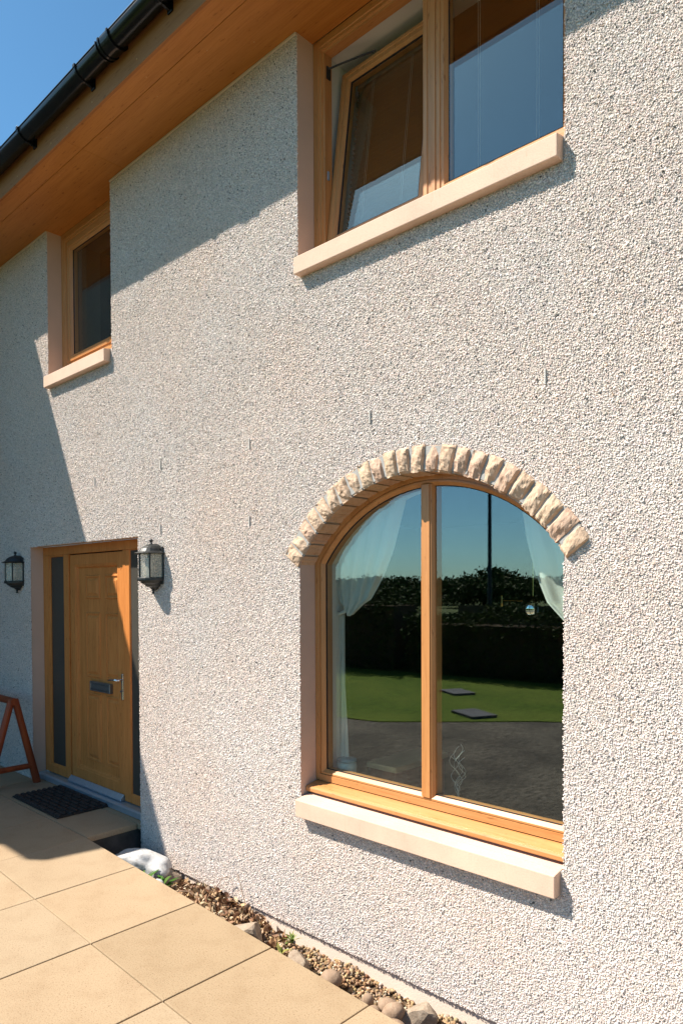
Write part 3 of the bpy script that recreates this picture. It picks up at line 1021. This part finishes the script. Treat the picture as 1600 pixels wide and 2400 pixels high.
# lever handle on a long plate
B('handle_plate', 'chrome', door, (-5.205, -5.177, YF-.001, YF+.011, .880, 1.095), .004)
B('gap_shade_sheet', 'gasket', door, (-6.106, -5.164, YF+.04, YF+.07, FB+.002, 2.0985), 0)  # black sheet inside the leaf, stands in for the shade in its edge gap
hb = MB()
hb.tube([(-5.184, YF-.010, 1.045), (-5.184, YF-.045, 1.045)], .009, 10)
hb.tube([(-5.178, YF-.047, 1.045), (-5.23, YF-.050, 1.047), (-5.29, YF-.050, 1.043), (-5.335, YF-.044, 1.034)], [.010, .010, .009, .006], 10)
hb.build('handle', 'chrome', door, smooth=True)
lk = MB().lathe([(.009, 0), (.009, .006)], 14)
lk.v = [(-5.184+p[0], YF-.013-p[2], .955+p[1]) for p in lk.v]
lk.build('lock', 'gunmetal', door)
# aluminium threshold and weather bar
MB().prism([(.045, .004), (.045, .046), (.062, .056), (.19, .063), (.19, .004)], 0, DX0+.002, DX1-.002).build('threshold', 'alu', door, bevel=.001)
MB().prism([(YF-.034, .064), (YF-.036, .074), (YF-.004, .112), (YF+.002, .112), (YF+.002, .064)], 0, LXA+.002, LXB-.002).build('weather_bar', 'alu', door, bevel=.001)

# small white weep vents set in the dash
for x, z in ((-1.433, 2.683), (-2.422, 2.680), (-3.4085, 2.681), (-4.405, 2.672), (-3.414, 2.201), (-4.413, 2.214), (-5.372, 2.652), (-0.44, 2.683)):
    mb = MB().box(x-.0036, x+.0036, -.0095, .004, z-.033, z+.033)
    for k in range(8):
        zz = z-.028+k*.0075
        mb.box(x-.0022, x+.0022, -.0104, -.0090, zz, zz+.0045)
    mb.build('weep_vent', 'white_pvc', house)

# ---------------------------------------------------------------- projecting wing that throws the shade on the left
wing = empty('house_wing', (-9.6, -1.8, -0.3))
tag(wing, 'pale rendered wing of the house standing forward on the left of the door', 'building')
def W(o):
    o.location = (9.6, 1.8, 0.3)
    return o
zr = lambda y: 5.934+0.362*(y+1.06)
W(MB().prism([(-3.45, -.5), (-0.02, -.5), (-0.02, 5.0), (-0.02, zr(-.02)-.22), (-3.45, zr(-3.45)-.22)], 0, -11.6, -7.78).build('wall', 'wing_dash', wing))
W(MB().prism([(-3.66, zr(-3.66)-.16), (-3.66, zr(-3.66)), (1.2, zr(1.2)), (1.2, zr(1.2)-.16)], 0, -11.9, -7.60).build('roof', 'roof', wing))

# ================================================================= LANTERNS
def lantern(loc, label):
    t = empty('wall_lantern', loc)
    tag(t, label, 'lantern', 'black wall lanterns either side of the front door')
    W2, DP = .098, .128
    def hp(s, z, n=4, yo=.0):
        return [(W2*s*math.cos(math.pi*i/n), -DP*s*math.sin(math.pi*i/n)+yo, z) for i in range(n+1)]
    def shell(levels, name, cap=(True, True), smooth=False, n=8):
        mb = MB()
        mb.loft([hp(s, z, n)+[(0, 0.0, z)] for s, z in levels], True, cap)
        return mb.build(name, 'black_metal', t, smooth=smooth)
    shell([(1.20, .083), (1.24, .087), (1.20, .091), (1.02, .098), (.96, .106), (.88, .122), (.72, .138), (.48, .150), (.22, .157)], 'lamp_roof', n=12)
    fb = MB().lathe([(.012, .150), (.014, .156), (.008, .162), (.006, .168), (.012, .174), (.015, .181), (.011, .188), (.003, .192)], 12, (0, -.035, 0))
    fb.build('finial', 'black_metal', t, smooth=True)
    shell([(1.06, -.112), (1.08, -.106), (1.08, -.092), (1.02, -.086)], 'base_ring', n=12)
    shell([(.10, -.178), (.30, -.168), (.36, -.160), (.62, -.146), (.66, -.138), (.86, -.126), (.90, -.116), (1.0, -.111)], 'base_bowl', n=12)
    fb = MB().lathe([(.003, -.205), (.009, -.200), (.011, -.193), (.006, -.187), (.012, -.180), (.008, -.172)], 12, (0, -.022, 0))
    fb.build('finial', 'black_metal', t, smooth=True)
    c4 = hp(1.0, 0, 4)
    for (x, y, z) in c4:
        MB().tube([(x, y, -.09), (x, y, .088)], .0062, 6).build('bar', 'black_metal', t)
    for i in range(4):
        a, b = Vector(c4[i]), Vector(c4[i+1])
        n_ = (b-a).cross(Vector((0, 0, 1))).normalized()*.0015
        MB().loft([[a+n_+Vector((0, 0, -.088)), b+n_+Vector((0, 0, -.088)), b+n_+Vector((0, 0, .084)), a+n_+Vector((0, 0, .084))],
                   [a-n_+Vector((0, 0, -.088)), b-n_+Vector((0, 0, -.088)), b-n_+Vector((0, 0, .084)), a-n_+Vector((0, 0, .084))]], True, (True, True)).build('pane', 'lampglass', t)
    MB().box(-.100, .100, -.010, .004, -.135, .135).build('back_plate', 'black_metal', t, bevel=.004)
    MB().lathe([(.018, -.088), (.018, -.05), (.024, -.045), (.026, .0), (.024, .04), (.012, .055)], 14, (0, -.055, 0)).build('bulb', 'bulb', t, smooth=True)
    return t
lantern((-4.478, -.008, 1.952), 'black half lantern right of the front door, in full sun')
lantern((-6.868, -.008, 1.952), 'black half lantern left of the front door, in the shade')

# ================================================================= DOORMAT
mat_o = empty('doormat', (-5.737, -.135, .004))
tag(mat_o, 'black rubber doormat with raised bars in front of the door', 'doormat')
MB().box(-.428, .428, -.243, .243, 0, .010).build('base', 'rubber', mat_o, bevel=.003)
bar = None
rows, pitch, bl = 10, .0470, .150
for j in range(rows):
    y = -.2115+j*pitch
    x = -.418-(bl/2 if j % 2 else 0)
    while x < .418:
        a, b = max(x, -.418), min(x+bl-.012, .418)
        if b-a > .03:
            full = abs((b-a)-(bl-.012)) < 1e-4
            if full and bar is not None:
                o = bar.copy(); COL.objects.link(o)
            else:
                hw, hl = .0195, (b-a)/2
                mb = MB()
                sec = [(-hw, 0), (-hw*.85, .010), (-hw*.4, .0155), (hw*.4, .0155), (hw*.85, .010), (hw, 0)]
                mb.loft([[(xx, p*s, q*(1 if s == 1 else .6)) for p, q in sec] for xx, s in ((-hl, .8), (-hl+.008, 1), (hl-.008, 1), (hl, .8))], True, (True, True))
                o = mb.build('bar', 'rubber', mat_o)
                if full: bar = o
            o.location = ((a+b)/2, y, .009)
        x += bl

# ================================================================= TRESTLE
tr = empty('wooden_trestle', (-6.49, -.215, 0))
tag(tr, 'red-brown stained wooden trestle standing beside the front door in the shade', 'trestle')
for xo in (0, -1.05):
    for y1, yo in ((.19, .0), (-.25, -.03)):
        MB().tube([(xo, yo*1.0, .79), (xo, y1, 0.0)], [.030, .034], 12).build('leg', 'stain', tr, smooth=False, bevel=0)
    mb = MB().tube([(xo+.004, .165, .165), (xo+.004, -.215, .165)], .026, 10)
    mb.build('crossbar', 'stain', tr)
MB().tube([(-1.15, -.02, .775), (.045, -.02, .775)], .032, 12).build('top_rail', 'stain', tr)

# ================================================================= TRENCH: gravel, leaves, cobbles, rocks, weeds
def pebbles(name, n, xr, yr, zfun, srange, cols, wts, flat=.75):
    v0, f0 = ico(1)
    base = []
    for k in range(8):
        r_ = np.random.default_rng(500+k)
        v = v0*(1+r_.normal(0, .16, (len(v0), 1)))
        for _ in range(6):
            nrm = r_.normal(size=3); nrm /= np.linalg.norm(nrm)
            v = v-np.outer(np.maximum(v@nrm-r_.uniform(.5, .8), 0), nrm)
        base.append(v*np.array([1.3, 1.0, flat]))
    base = np.array(base)
    Rm = rand_rot(n)
    px = rng.uniform(*xr, n); py = rng.uniform(*yr, n)
    s = rng.uniform(*srange, n)
    V = np.einsum('nij,nkj->nki', Rm, base[rng.integers(0, 8, n)])*s[:, None, None]
    V += np.stack([px, py, zfun(px, py)+rng.uniform(-.004, .010, n)], 1)[:, None, :]
    return big_mesh(name, V, f0, pick(cols, wts, n, .15), 'stones')
gz = lambda x, y: -.300+.014*np.sin(x*7+1)*np.cos(y*11)+.008*np.sin(x*19)-(y+.2)*.08
GC = [(.33, .21, .11), (.41, .28, .16), (.25, .145, .075), (.45, .38, .29), (.28, .21, .145), (.17, .11, .07)]
gr = pebbles('gravel', 7500, (-3.35, .9), (-.405, .016), gz, (.005, .0145), GC, [30, 25, 16, 10, 12, 7])
tag(gr, 'golden and brown gravel in the strip along the house wall', 'gravel', kind='stuff')
gr2 = pebbles('gravel', 900, (-4.76, -3.35), (-.405, .016), lambda x, y: gz(x, y)-.01, (.005, .013), GC, [20, 15, 26, 4, 12, 20])
tag(gr2, 'darker gravel beneath the dry leaves by the landing', 'gravel', kind='stuff')

def litter(n):
    r_ = np.random.default_rng(77)
    t = np.linspace(-1, 1, 5)
    prof = np.array([.08, .8, 1.0, .7, .05])
    px = np.clip(r_.normal(-3.72, .30, n), -4.35, -3.05)
    py = r_.uniform(-.40, -.005, n)
    L = r_.uniform(.014, .036, n); Wd = L*r_.uniform(.28, .5, n)
    curl = r_.uniform(-1.2, 1.2, n)
    V = np.zeros((n, 15, 3))
    for i, tt in enumerate(t):
        for j, q in enumerate((-1, 0, 1)):
            V[:, i*3+j, 0] = tt
            V[:, i*3+j, 1] = q*prof[i]*Wd/L
            V[:, i*3+j, 2] = curl*(tt*tt-.4)*.45+abs(q)*.22*curl*prof[i]
    V *= L[:, None, None]
    Rm = rand_rot(n)
    V = np.einsum('nij,nkj->nki', Rm, V)
    h = .07*np.exp(-((px+3.72)/.42)**2)
    V += np.stack([px, py, -.285+r_.uniform(0, 1, n)**1.3*h+.012], 1)[:, None, :]
    F = []
    for i in range(4):
        for j in range(2):
            a = i*3+j
            F.append((a, a+1, a+4, a+3))
    o = big_mesh('dry_leaves', V, np.array(F), pick([(.34, .20, .11), (.44, .31, .19), (.24, .13, .07), (.52, .42, .30), (.15, .075, .04)], [28, 24, 24, 14, 14], n, .15), 'dryleaf')
    return tag(o, 'heap of curled brown dry leaves between paving and wall', 'leaves', kind='stuff')
litter(2600)

def rock(name, loc, size, rot, mat, label, seed, rough=.18, sub=3, cuts=0, cat='stone', group=None):
    bm = bmesh.new()
    bmesh.ops.create_icosphere(bm, subdivisions=sub, radius=1)
    r_ = random.Random(seed)
    pl_ = []
    for _ in range(cuts):
        nv = Vector((r_.gauss(0, 1), r_.gauss(0, 1), r_.gauss(0, 1))).normalized()
        pl_.append((nv, r_.uniform(.45, .75)))
    for v in bm.verts:
        p = v.co.copy()
        p *= 1+rough*mnoise.noise(p*1.3+Vector((seed, 0, 0)))+rough*.4*mnoise.noise(p*3.1+Vector((0, seed, 0)))
        for nv, d in pl_:
            t = p.dot(nv)-d
            if t > 0: p -= nv*t*.92
        p *= 1+rough*.08*mnoise.noise(p*9+Vector((0, seed, 3)))
        v.co = Vector((p.x*size[0], p.y*size[1], p.z*size[2]))
    me = bpy.data.meshes.new(name)
    bm.to_mesh(me); bm.free()
    for p in me.polygons: p.use_smooth = cuts == 0 or mat == 'white_rock'
    me.materials.append(M[mat])
    o = bpy.data.objects.new(name, me)
    COL.objects.link(o)
    o.location = loc; o.rotation_euler = rot
    return tag(o, label, cat, group)
rock('rock', (-3.18, -.245, -.225), (.115, .085, .085), (0.5, -.2, .5), 'rock', 'pointed pale rock at the end of the dry leaves', 3, .15, 3, 7, 'rock')
rock('rock', (-2.735, -.245, -.235), (.095, .085, .06), (0.2, .1, .9), 'rock', 'flat grey-white rock halfway along the gravel strip', 5, .12, 3, 6, 'rock')
rock('rock', (-1.985, -.185, -.235), (.105, .085, .075), (0.1, .1, .2), 'rock', 'largest rough brown rock at the near end of the gravel', 9, .16, 3, 8, 'rock')
rock('cobble', (-2.505, -.225, -.235), (.056, .05, .042), (0, .2, .4), 'cobble', 'single round cobble on the gravel beyond the cobble group', 11, .08, 3, 0, 'cobble', 'round cobbles on the gravel')
rock('cobble', (-2.215, -.275, -.215), (.032, .028, .045), (.2, .3, .1), 'cobble', 'small upright egg-shaped cobble by the slab joint', 12, .05, 3, 0, 'cobble', 'round cobbles on the gravel')
rock('cobble', (-2.130, -.225, -.225), (.052, .040, .033), (0, .1, .3), 'cobble', 'broad flat cobble behind the egg-shaped one', 13, .07, 3, 0, 'cobble', 'round cobbles on the gravel')
rock('cobble', (-2.065, -.265, -.212), (.058, .042, .044), (.1, -.5, .5), 'cobble', 'long leaning brown cobble beside the largest rock', 14, .06, 3, 0, 'cobble', 'round cobbles on the gravel')
rock('cobble', (-2.155, -.305, -.225), (.035, .03, .024), (0, 0, 1), 'cobble', 'small dark cobble tucked under the slab edge', 15, .06, 3, 0, 'cobble', 'round cobbles on the gravel')
rock('cobble', (-1.985, -.345, -.225), (.06, .05, .04), (0, .2, 0), 'cobble', 'pale cobble half under the slab at the photo bottom', 16, .06, 3, 0, 'cobble', 'round cobbles on the gravel')
rock('cobble', (-1.90, -.30, -.24), (.045, .04, .03), (.3, .2, 0), 'cobble', 'orange-brown cobble in front of the largest rock', 17, .07, 3, 0, 'cobble', 'round cobbles on the gravel')
rock('cobble', (-3.48, -.335, -.235), (.05, .04, .035), (.3, .2, .7), 'cobble', 'grey cobble among the dry leaves', 18, .07, 3, 0, 'cobble', 'round cobbles on the gravel')
rock('white_rock', (-4.415, -.165, -.155), (.235, .165, .115), (-.10, .16, .35), 'white_rock', 'large white rock in the corner by the landing', 21, .30, 4, 5, 'rock')
rock('rock', (-4.235, -.10, -.215), (.12, .085, .085), (.2, .3, .6), 'rock', 'brown rock under the right end of the white rock', 22, .2, 3, 5, 'rock')
rock('white_rock', (-4.10, -.25, -.225), (.06, .05, .065), (.2, .3, .6), 'white_rock', 'small speckled white stone under the green leaves', 23, .12, 3, 3, 'stone')

def weed(name, loc, n, ln, wd, cols, label, seed, spread=.8, upr=.5):
    r_ = np.random.default_rng(seed)
    t = np.linspace(0, 1, 5)
    V = np.zeros((n, 15, 3))
    for k in range(n):
        az = r_.uniform(0, 2*np.pi); el = r_.uniform(upr, 1.35)
        L = ln*r_.uniform(.6, 1.1); w = wd*r_.uniform(.7, 1.2)
        d = np.array([np.cos(az)*np.cos(el), np.sin(az)*np.cos(el), np.sin(el)])
        s = np.array([-np.sin(az), np.cos(az), 0])
        b = np.array([np.cos(az), np.sin(az), 0])*.0
        o = np.array([r_.normal(0, .01*spread), r_.normal(0, .01*spread), 0])
        for i, tt in enumerate(t):
            wi = w*np.sin(np.pi*min(.97, .06+tt*.92))
            c = o+d*L*tt+np.array([np.cos(az), np.sin(az), -1.2])*L*.22*tt*tt*spread
            for j, q in enumerate((-1, 0, 1)):
                V[k, i*3+j] = c+s*wi*q+np.array([0, 0, abs(q)*wi*.25])
    F = np.array([(i*3+j, i*3+j+1, i*3+j+4, i*3+j+3) for i in range(4) for j in range(2)])
    o = big_mesh(name, V, F, pick(cols, [1]*len(cols), n, .12), 'leaf', smooth=True)
    o.location = loc
    return tag(o, label, 'weed', 'weeds in the gravel strip')
GR = [(.05, .13, .02), (.08, .17, .03), (.035, .09, .015)]
weed('weed', (-4.24, -.30, -.235), 7, .16, .024, GR, 'broad green leaves growing in front of the white rock', 1, .8, .8)
weed('weed', (-4.10, -.215, -.22), 8, .10, .018, GR, 'drooping green leaves over the small white stone', 2, 1.2, .3)
weed('weed', (-2.97, -.075, -.265), 16, .075, .006, [(.12, .17, .04), (.18, .2, .06)], 'spiky yellow-green weed growing against the plinth', 3, .9, .6)
weed('weed', (-2.93, -.20, -.27), 14, .055, .008, [(.22, .2, .06), (.15, .17, .05)], 'low yellowing weed in the gravel by the pointed rock', 4, 1.3, .2)
for (pts, lab) in (([(-3.72, -.10, -.25), (-3.70, -.07, -.16), (-3.66, -.05, -.09), (-3.60, -.04, -.07)], 'thin arched dry stalk rising from the leaves'),
                   ([(-3.40, -.06, -.27), (-3.43, -.05, -.18), (-3.47, -.045, -.10), (-3.50, -.05, -.02)], 'tall thin dry stalk leaning on the plinth'),
                   ([(-4.05, -.30, -.235), (-3.95, -.24, -.20), (-3.84, -.19, -.185), (-3.78, -.17, -.21)], 'pale dry stalk lying across the dark leaves')):
    mb = MB().tube(pts, .0025, 5)
    tag(mb.build('dry_stalk', M['dryleaf'], smooth=True), lab, 'stalk')
for o in [o for o in COL.objects if o.name.startswith('dry_stalk')]:
    o.data.materials.clear(); o.data.materials.append(M['cobble'])

# ================================================================= THINGS INSIDE
def curtain(sgn, label):
    k = .953
    cv = lambda x, z: (x*k, 1.784+(z-1.784)*k)
    Lft = [cv(*p) for p in ((-3.02, 2.42), (-3.06, 2.20), (-3.085, 1.99), (-3.085, 1.87), (-3.06, 1.755), (-3.03, 1.69))]
    Rgt = [cv(*p) for p in ((-2.50, 2.42), (-2.570, 2.20), (-2.630, 2.00), (-2.705, 1.85), (-2.79, 1.715), (-2.93, 1.635))]
    if sgn > 0:
        Rgt = [cv(*p) for p in ((-1.815, 2.42), (-1.79, 2.17), (-1.765, 2.03), (-1.715, 1.855), (-1.645, 1.71), (-1.535, 1.605))]
        Rgt = [(2*FCX-x, z) for x, z in Rgt]
        Lft = [cv(*p) for p in ((-1.20, 2.42), (-1.20, 2.20), (-1.20, 1.99), (-1.20, 1.87), (-1.22, 1.755), (-1.27, 1.65))]
        Lft = [(2*FCX-x, z) for x, z in Lft]
    Rows, C = 36, 44
    loops = []
    for i in range(Rows+1):
        t = i/Rows*(len(Lft)-1); a = min(int(t), len(Lft)-2); u_ = t-a
        l = [Lft[a][q]+(Lft[a+1][q]-Lft[a][q])*u_ for q in (0, 1)]
        r_ = [Rgt[a][q]+(Rgt[a+1][q]-Rgt[a][q])*u_ for q in (0, 1)]
        row = []
        for j in range(C+1):
            w_ = j/C
            x = l[0]+(r_[0]-l[0])*w_; z = l[1]+(r_[1]-l[1])*w_
            z -= .05*math.sin(math.pi*w_)*(i/Rows)**2
            amp = .010+.012*(1-i/Rows)
            y = .272+amp*math.sin(w_*26+1.2*math.sin(i*.12))+.006*math.sin(w_*51+i*.1)
            if sgn > 0:
                x = 2*FCX-x
            row.append((x, y, z))
        loops.append(row)
    mb = MB()
    mb.loft(loops, closed=False)
    # gathered tail below the tie
    tl = []
    xb = -2.905 if sgn < 0 else 2*FCX+2.905
    for i in range(15):
        z = 1.62-i*.066
        row = []
        for j in range(13):
            w_ = j/12
            row.append((xb+(w_-.5)*(.05+.0035*i)*(-sgn if sgn < 0 else 1), .285+.010*math.sin(w_*16+i*.3), z))
        tl.append(row)
    mb.loft(tl, closed=False)
    mb.tube([(xb-.06, .285, 1.655), (xb, .262, 1.625), (xb+.06, .285, 1.655)], .012, 8)
    o = mb.build('curtain', 'voile', smooth=True)
    return tag(o, label, 'curtain', 'voile curtains inside the arched window')
curtain(-1, 'sheer white curtain tied back at the left of the arched window')
curtain(1, 'sheer white curtain tied back at the right of the arched window')

jar = empty('storage_jar', (-2.865, .285, .657))
tag(jar, 'pale patterned pottery jar standing on the inner sill of the arched window', 'jar')
MB().lathe([(.045, 0), (.056, .01), (.060, .05), (.056, .085)], 24).build('body', 'ceramic', jar, smooth=True)
MB().lathe([(.058, .085), (.060, .092), (.056, .102), (.030, .108), (.006, .110)], 24).build('lid', 'ceramic_blue', jar, smooth=True)
ch = empty('wooden_chest', (-2.70, .62, 0))
tag(ch, 'low dark wooden chest with a lighter top inside the arched window', 'chest')
MB().box(-.10, .10, -.20, .30, 0, .690).build('body', M['stain'], ch, bevel=.004)
MB().box(-.115, .115, -.215, .315, .691, .725).build('top', 'darkwood', ch, bevel=.004)
tw = empty('twig_ornament', (-2.07, .285, .657))
tag(tw, 'curly white wire ornament standing behind the right pane', 'ornament')
MB().lathe([(.030, 0), (.032, .006), (.010, .012), (.006, .03)], 16).build('base', 'wire', tw)
for k in range(6):
    r_ = random.Random(k+3)
    pts = []
    ph = r_.uniform(0, 6.28)
    for i in range(26):
        t = i/25
        pts.append((.035*t*math.cos(k*1.05)+.018*math.sin(t*11+ph)*min(1, t*3), .03*t*math.sin(k*1.05)+.018*math.cos(t*10+ph)*min(1, t*3), .02+t*(.22+.03*(k % 3))))
    MB().tube(pts, .0013, 5).build('wire', 'wire', tw, smooth=True)
gl = empty('pendant_light', (-2.13, 1.2, 2.5))
tag(gl, 'brass ceiling light with a mirrored globe seen through the right pane', 'light')
MB().tube([(0, 0, 0), (0, 0, -.78)], .006, 8).build('stem', 'brass', gl)
MB().tube([(-.22, 0, -.80), (0, 0, -.80)], .006, 8).build('arm', 'brass', gl)
MB().lathe([(.008, -.77), (.012, -.82), (.010, -.84)], 10, (-.22, 0, 0)).build('holder', 'brass', gl)
v, f = ico(4)
mb = MB(); mb.v = (v*.080+np.array([0, 0, -.85])).tolist(); mb.f = [tuple(q) for q in f]
mb.build('globe', 'mirror', gl, smooth=True)

def blind(x0, x1, ztop, zbot, y, label, slats=True):
    t = empty('venetian_blind', ((x0+x1)/2, y, ztop))
    tag(t, label, 'blind', 'venetian blinds inside the upper window')
    hw = (x1-x0)/2
    MB().box(-hw, hw, -.02, .02, -.03, 0).build('head_rail', 'slat', t)
    n = int((ztop-zbot)/.030) if slats else 12
    me = None
    for k in range(n):
        z = -.045-k*(.030 if slats else .006)
        if me is None:
            s_ = MB().box(-hw, hw, -.0125, .0125, -.0006, .0006).build('slat', 'slat', t)
            me = s_
        else:
            s_ = me.copy(); COL.objects.link(s_)
        s_.location = (0, 0, z)
        s_.rotation_euler = (R(-20), 0, 0)
    for q in (-.55, .45):
        mb = MB()
        mb.tube([(hw*q-.006, -.018, -.03), (hw*q-.006, -.018, zbot-ztop+.02)], .0011, 4)
        mb.tube([(hw*q+.006, -.018, -.03), (hw*q+.006, -.018, zbot-ztop+.02)], .0011, 4)
        mb.build('cord', 'cord', t)
    return t
bl_ = blind(-2.815, -2.25, 4.76, 3.86, .30, 'lowered brown venetian blind behind the tilted sash')
bl_.location = (-2.533, .150+.085*math.cos(R(7.6))+1.02*math.sin(R(7.6)), 3.745+1.02*math.cos(R(7.6)))
bl_.rotation_euler = (R(-7.6), 0, 0)
blind(-2.05, -1.42, 4.89, 3.74, .25, 'raised venetian blind with hanging cords behind the right upper pane', False)

# ================================================================= GARDEN (seen mirrored in the panes)
def leaf_cloud(name, pts, size, cols, wts, parent=None, norm=None):
    n = len(pts)
    base = np.array([(-1, 0, 0), (-.1, -.5, .08), (1, 0, 0), (-.1, .5, .08)])
    V = np.einsum('nij,kj->nki', rand_rot(n), base)*(size*rng.uniform(.6, 1.3, n))[:, None, None]
    V += pts[:, None, :]
    return big_mesh(name, V, np.array([(0, 1, 2, 3)]), pick(cols, wts, n, .2), 'leaf', parent)
HC = [(.048, .076, .016), (.066, .098, .022), (.034, .054, .013), (.085, .105, .028)]
def hedge(x0, y0, x1, y1, h, th, n, label):
    t = empty('hedge', ((x0+x1)/2, (y0+y1)/2, GZ))
    tag(t, label, 'hedge', 'garden hedges beyond the lawn')
    d = Vector((x1-x0, y1-y0, 0)); L = d.length; d.normalize()
    nrm = Vector((-d.y, d.x, 0))
    u_ = rng.uniform(-L/2, L/2, n); a = rng.uniform(0, np.pi*2, n)
    hh = h*(1+.10*np.sin(u_*1.7+x0)+.06*np.sin(u_*4.3))
    rad = rng.uniform(.75, 1.05, n)
    off = np.clip(np.cos(a)*1.5, -1, 1)*th/2*rad; z = hh/2+np.clip(np.sin(a)*1.5, -1, 1)*hh/2*rad
    P_ = np.stack([d.x*u_+nrm.x*off, d.y*u_+nrm.y*off, np.maximum(z, .02)], 1)
    leaf_cloud('foliage', P_, .050, HC, [30, 25, 20, 8], t)
    mb = MB()
    k = max(2, int(L/1.2))
    for i in range(k):
        s_ = -L/2+(i+.5)*L/k
        mb.tube([(d.x*s_, d.y*s_, 0), (d.x*s_, d.y*s_, h*.8)], [.05, .02], 6)
    mb.build('stems', 'bark', t)
    # dense inner growth
    hx = abs(th/2*.7)
    q = MB()
    c_ = [(d*s1*(L/2-.1)+nrm*s2*hx) for s1, s2 in ((-1, -1), (1, -1), (1, 1), (-1, 1))]
    q.loft([[(p.x, p.y, .05) for p in c_], [(p.x, p.y, h*.80) for p in c_]], True, (True, True))
    q.build('inner_growth', M['soil'], t)
hedge(-26, -10.2, -11.2, -11.3, 2.05, 1.5, 42000, 'tall dark hedge at the far side of the lawn, left half')
hedge(-11.0, -11.35, 2.0, -12.6, 1.50, 1.4, 36000, 'lower dark hedge at the far side of the lawn, right half')
def tree(x, y, h, rx, label, seed, n=2600, z0=.25):
    r_ = np.random.default_rng(seed)
    t = empty('tree', (x, y, -.5))
    tag(t, label, 'tree', 'trees beyond the garden hedge')
    mb = MB()
    mb.tube([(0, 0, 0), (.05*h*.2, 0, h*.3), (0, .02*h, h*.75)], [h*.03, h*.022, h*.006], 8)
    for k in range(7):
        az = r_.uniform(0, 6.28); zz = h*r_.uniform(.25, .6)
        mb.tube([(0, 0, zz), (math.cos(az)*rx*.4, math.sin(az)*rx*.4, zz+h*.12), (math.cos(az)*rx*.75, math.sin(az)*rx*.75, zz+h*.2)], [h*.012, h*.008, h*.003], 5)
    mb.build('trunk', 'bark', t)
    cl = r_.normal(size=(26, 3)); cl /= np.linalg.norm(cl, axis=1)[:, None]
    cl *= r_.uniform(.35, 1, (26, 1))
    c = cl[r_.integers(0, 26, n)]+r_.normal(0, .17, (n, 3))
    P_ = c*np.array([rx, rx, h*(1-z0)*.5])+np.array([0, 0, h*(z0+(1-z0)*.5)])
    leaf_cloud('crown', P_, h*.06, HC, [30, 30, 20, 10], t)
for i, (x, y, h, rx, lab) in enumerate([
        (-30, -22, 3.4, 2.6, 'rounded tree above the left end of the hedge'), (-24.5, -24, 3.0, 2.4, 'low tree second from the left beyond the hedge'),
        (-20, -22, 2.9, 2.0, 'small bushy tree left of the curtain reflection'), (-25, -34, 3.6, 3.2, 'wide tree behind the left hedge'),
        (-19.5, -30, 3.9, 2.2, 'taller pointed tree mirrored beside the mullion'), (-16.6, -30, 3.0, 2.4, 'low tree mirrored right of the mullion'),
        (-15.0, -33, 3.2, 2.6, 'broad tree mirrored left of the pole'), (-10.5, -30, 3.1, 3.0, 'low spreading tree mirrored right of the pole'),
        (-7.0, -30, 3.2, 2.8, 'dark round tree mirrored near the right curtain'), (-3, -28, 3.4, 3.0, 'dark tree beyond the right end of the hedge')]):
    tree(x*2.2, y*2.2, h*.95+.25, rx*2.4, lab, 60+i, 9000, 0.0)
pole = empty('lamp_pole', (-11.66, -16.0, -.5))
tag(pole, 'tall thin dark pole standing beyond the garden hedge', 'pole')
MB().tube([(0, 0, 0), (0, 0, 1.2), (0, 0, 9.0)], [.085, .07, .045], 12).build('shaft', 'darkpole', pole, smooth=True)
MB().tube([(0, 0, 8.95), (.25, .1, 9.25), (.8, .3, 9.35)], .035, 8).build('arm', 'darkpole', pole, smooth=True)
MB().box(.7, 1.2, .2, .45, 9.3, 9.42).build('lamp_head', 'darkpole', pole, bevel=.02)
fence = empty('fence', (-9.2, -19.5, -.5))
tag(fence, 'dark brown board fence beyond the lower hedge', 'fence')
bd = None
for k in range(80):
    if bd is None:
        bd = o = MB().box(-.07, .07, -.011, .011, 0, 1.62).build('board', M['bark'], fence)
    else:
        o = bd.copy(); COL.objects.link(o)
    o.location = (-5.9+k*.148, random.uniform(-.004, .004), random.uniform(-.02, .02))
for z in (.35, 1.3):
    MB().box(-6, 6, -.06, -.012, z, z+.08).build('rail', M['bark'], fence)
for (x, y, sx, sy, rz, lab) in ((-7.85, -8.55, .32, .23, .5, 'grey flagstone set in the middle of the lawn'), (-6.3, -6.72, .34, .23, .45, 'grey flagstone at the near edge of the lawn')):
    o = MB().box(-sx, sx, -sy, sy, 0, .045).build('flagstone', 'flag', bevel=.006)
    o.location = (x, y, GZ+.010); o.rotation_euler = (0, 0, rz)
    tag(o, lab, 'flagstone', 'flagstones in the lawn')
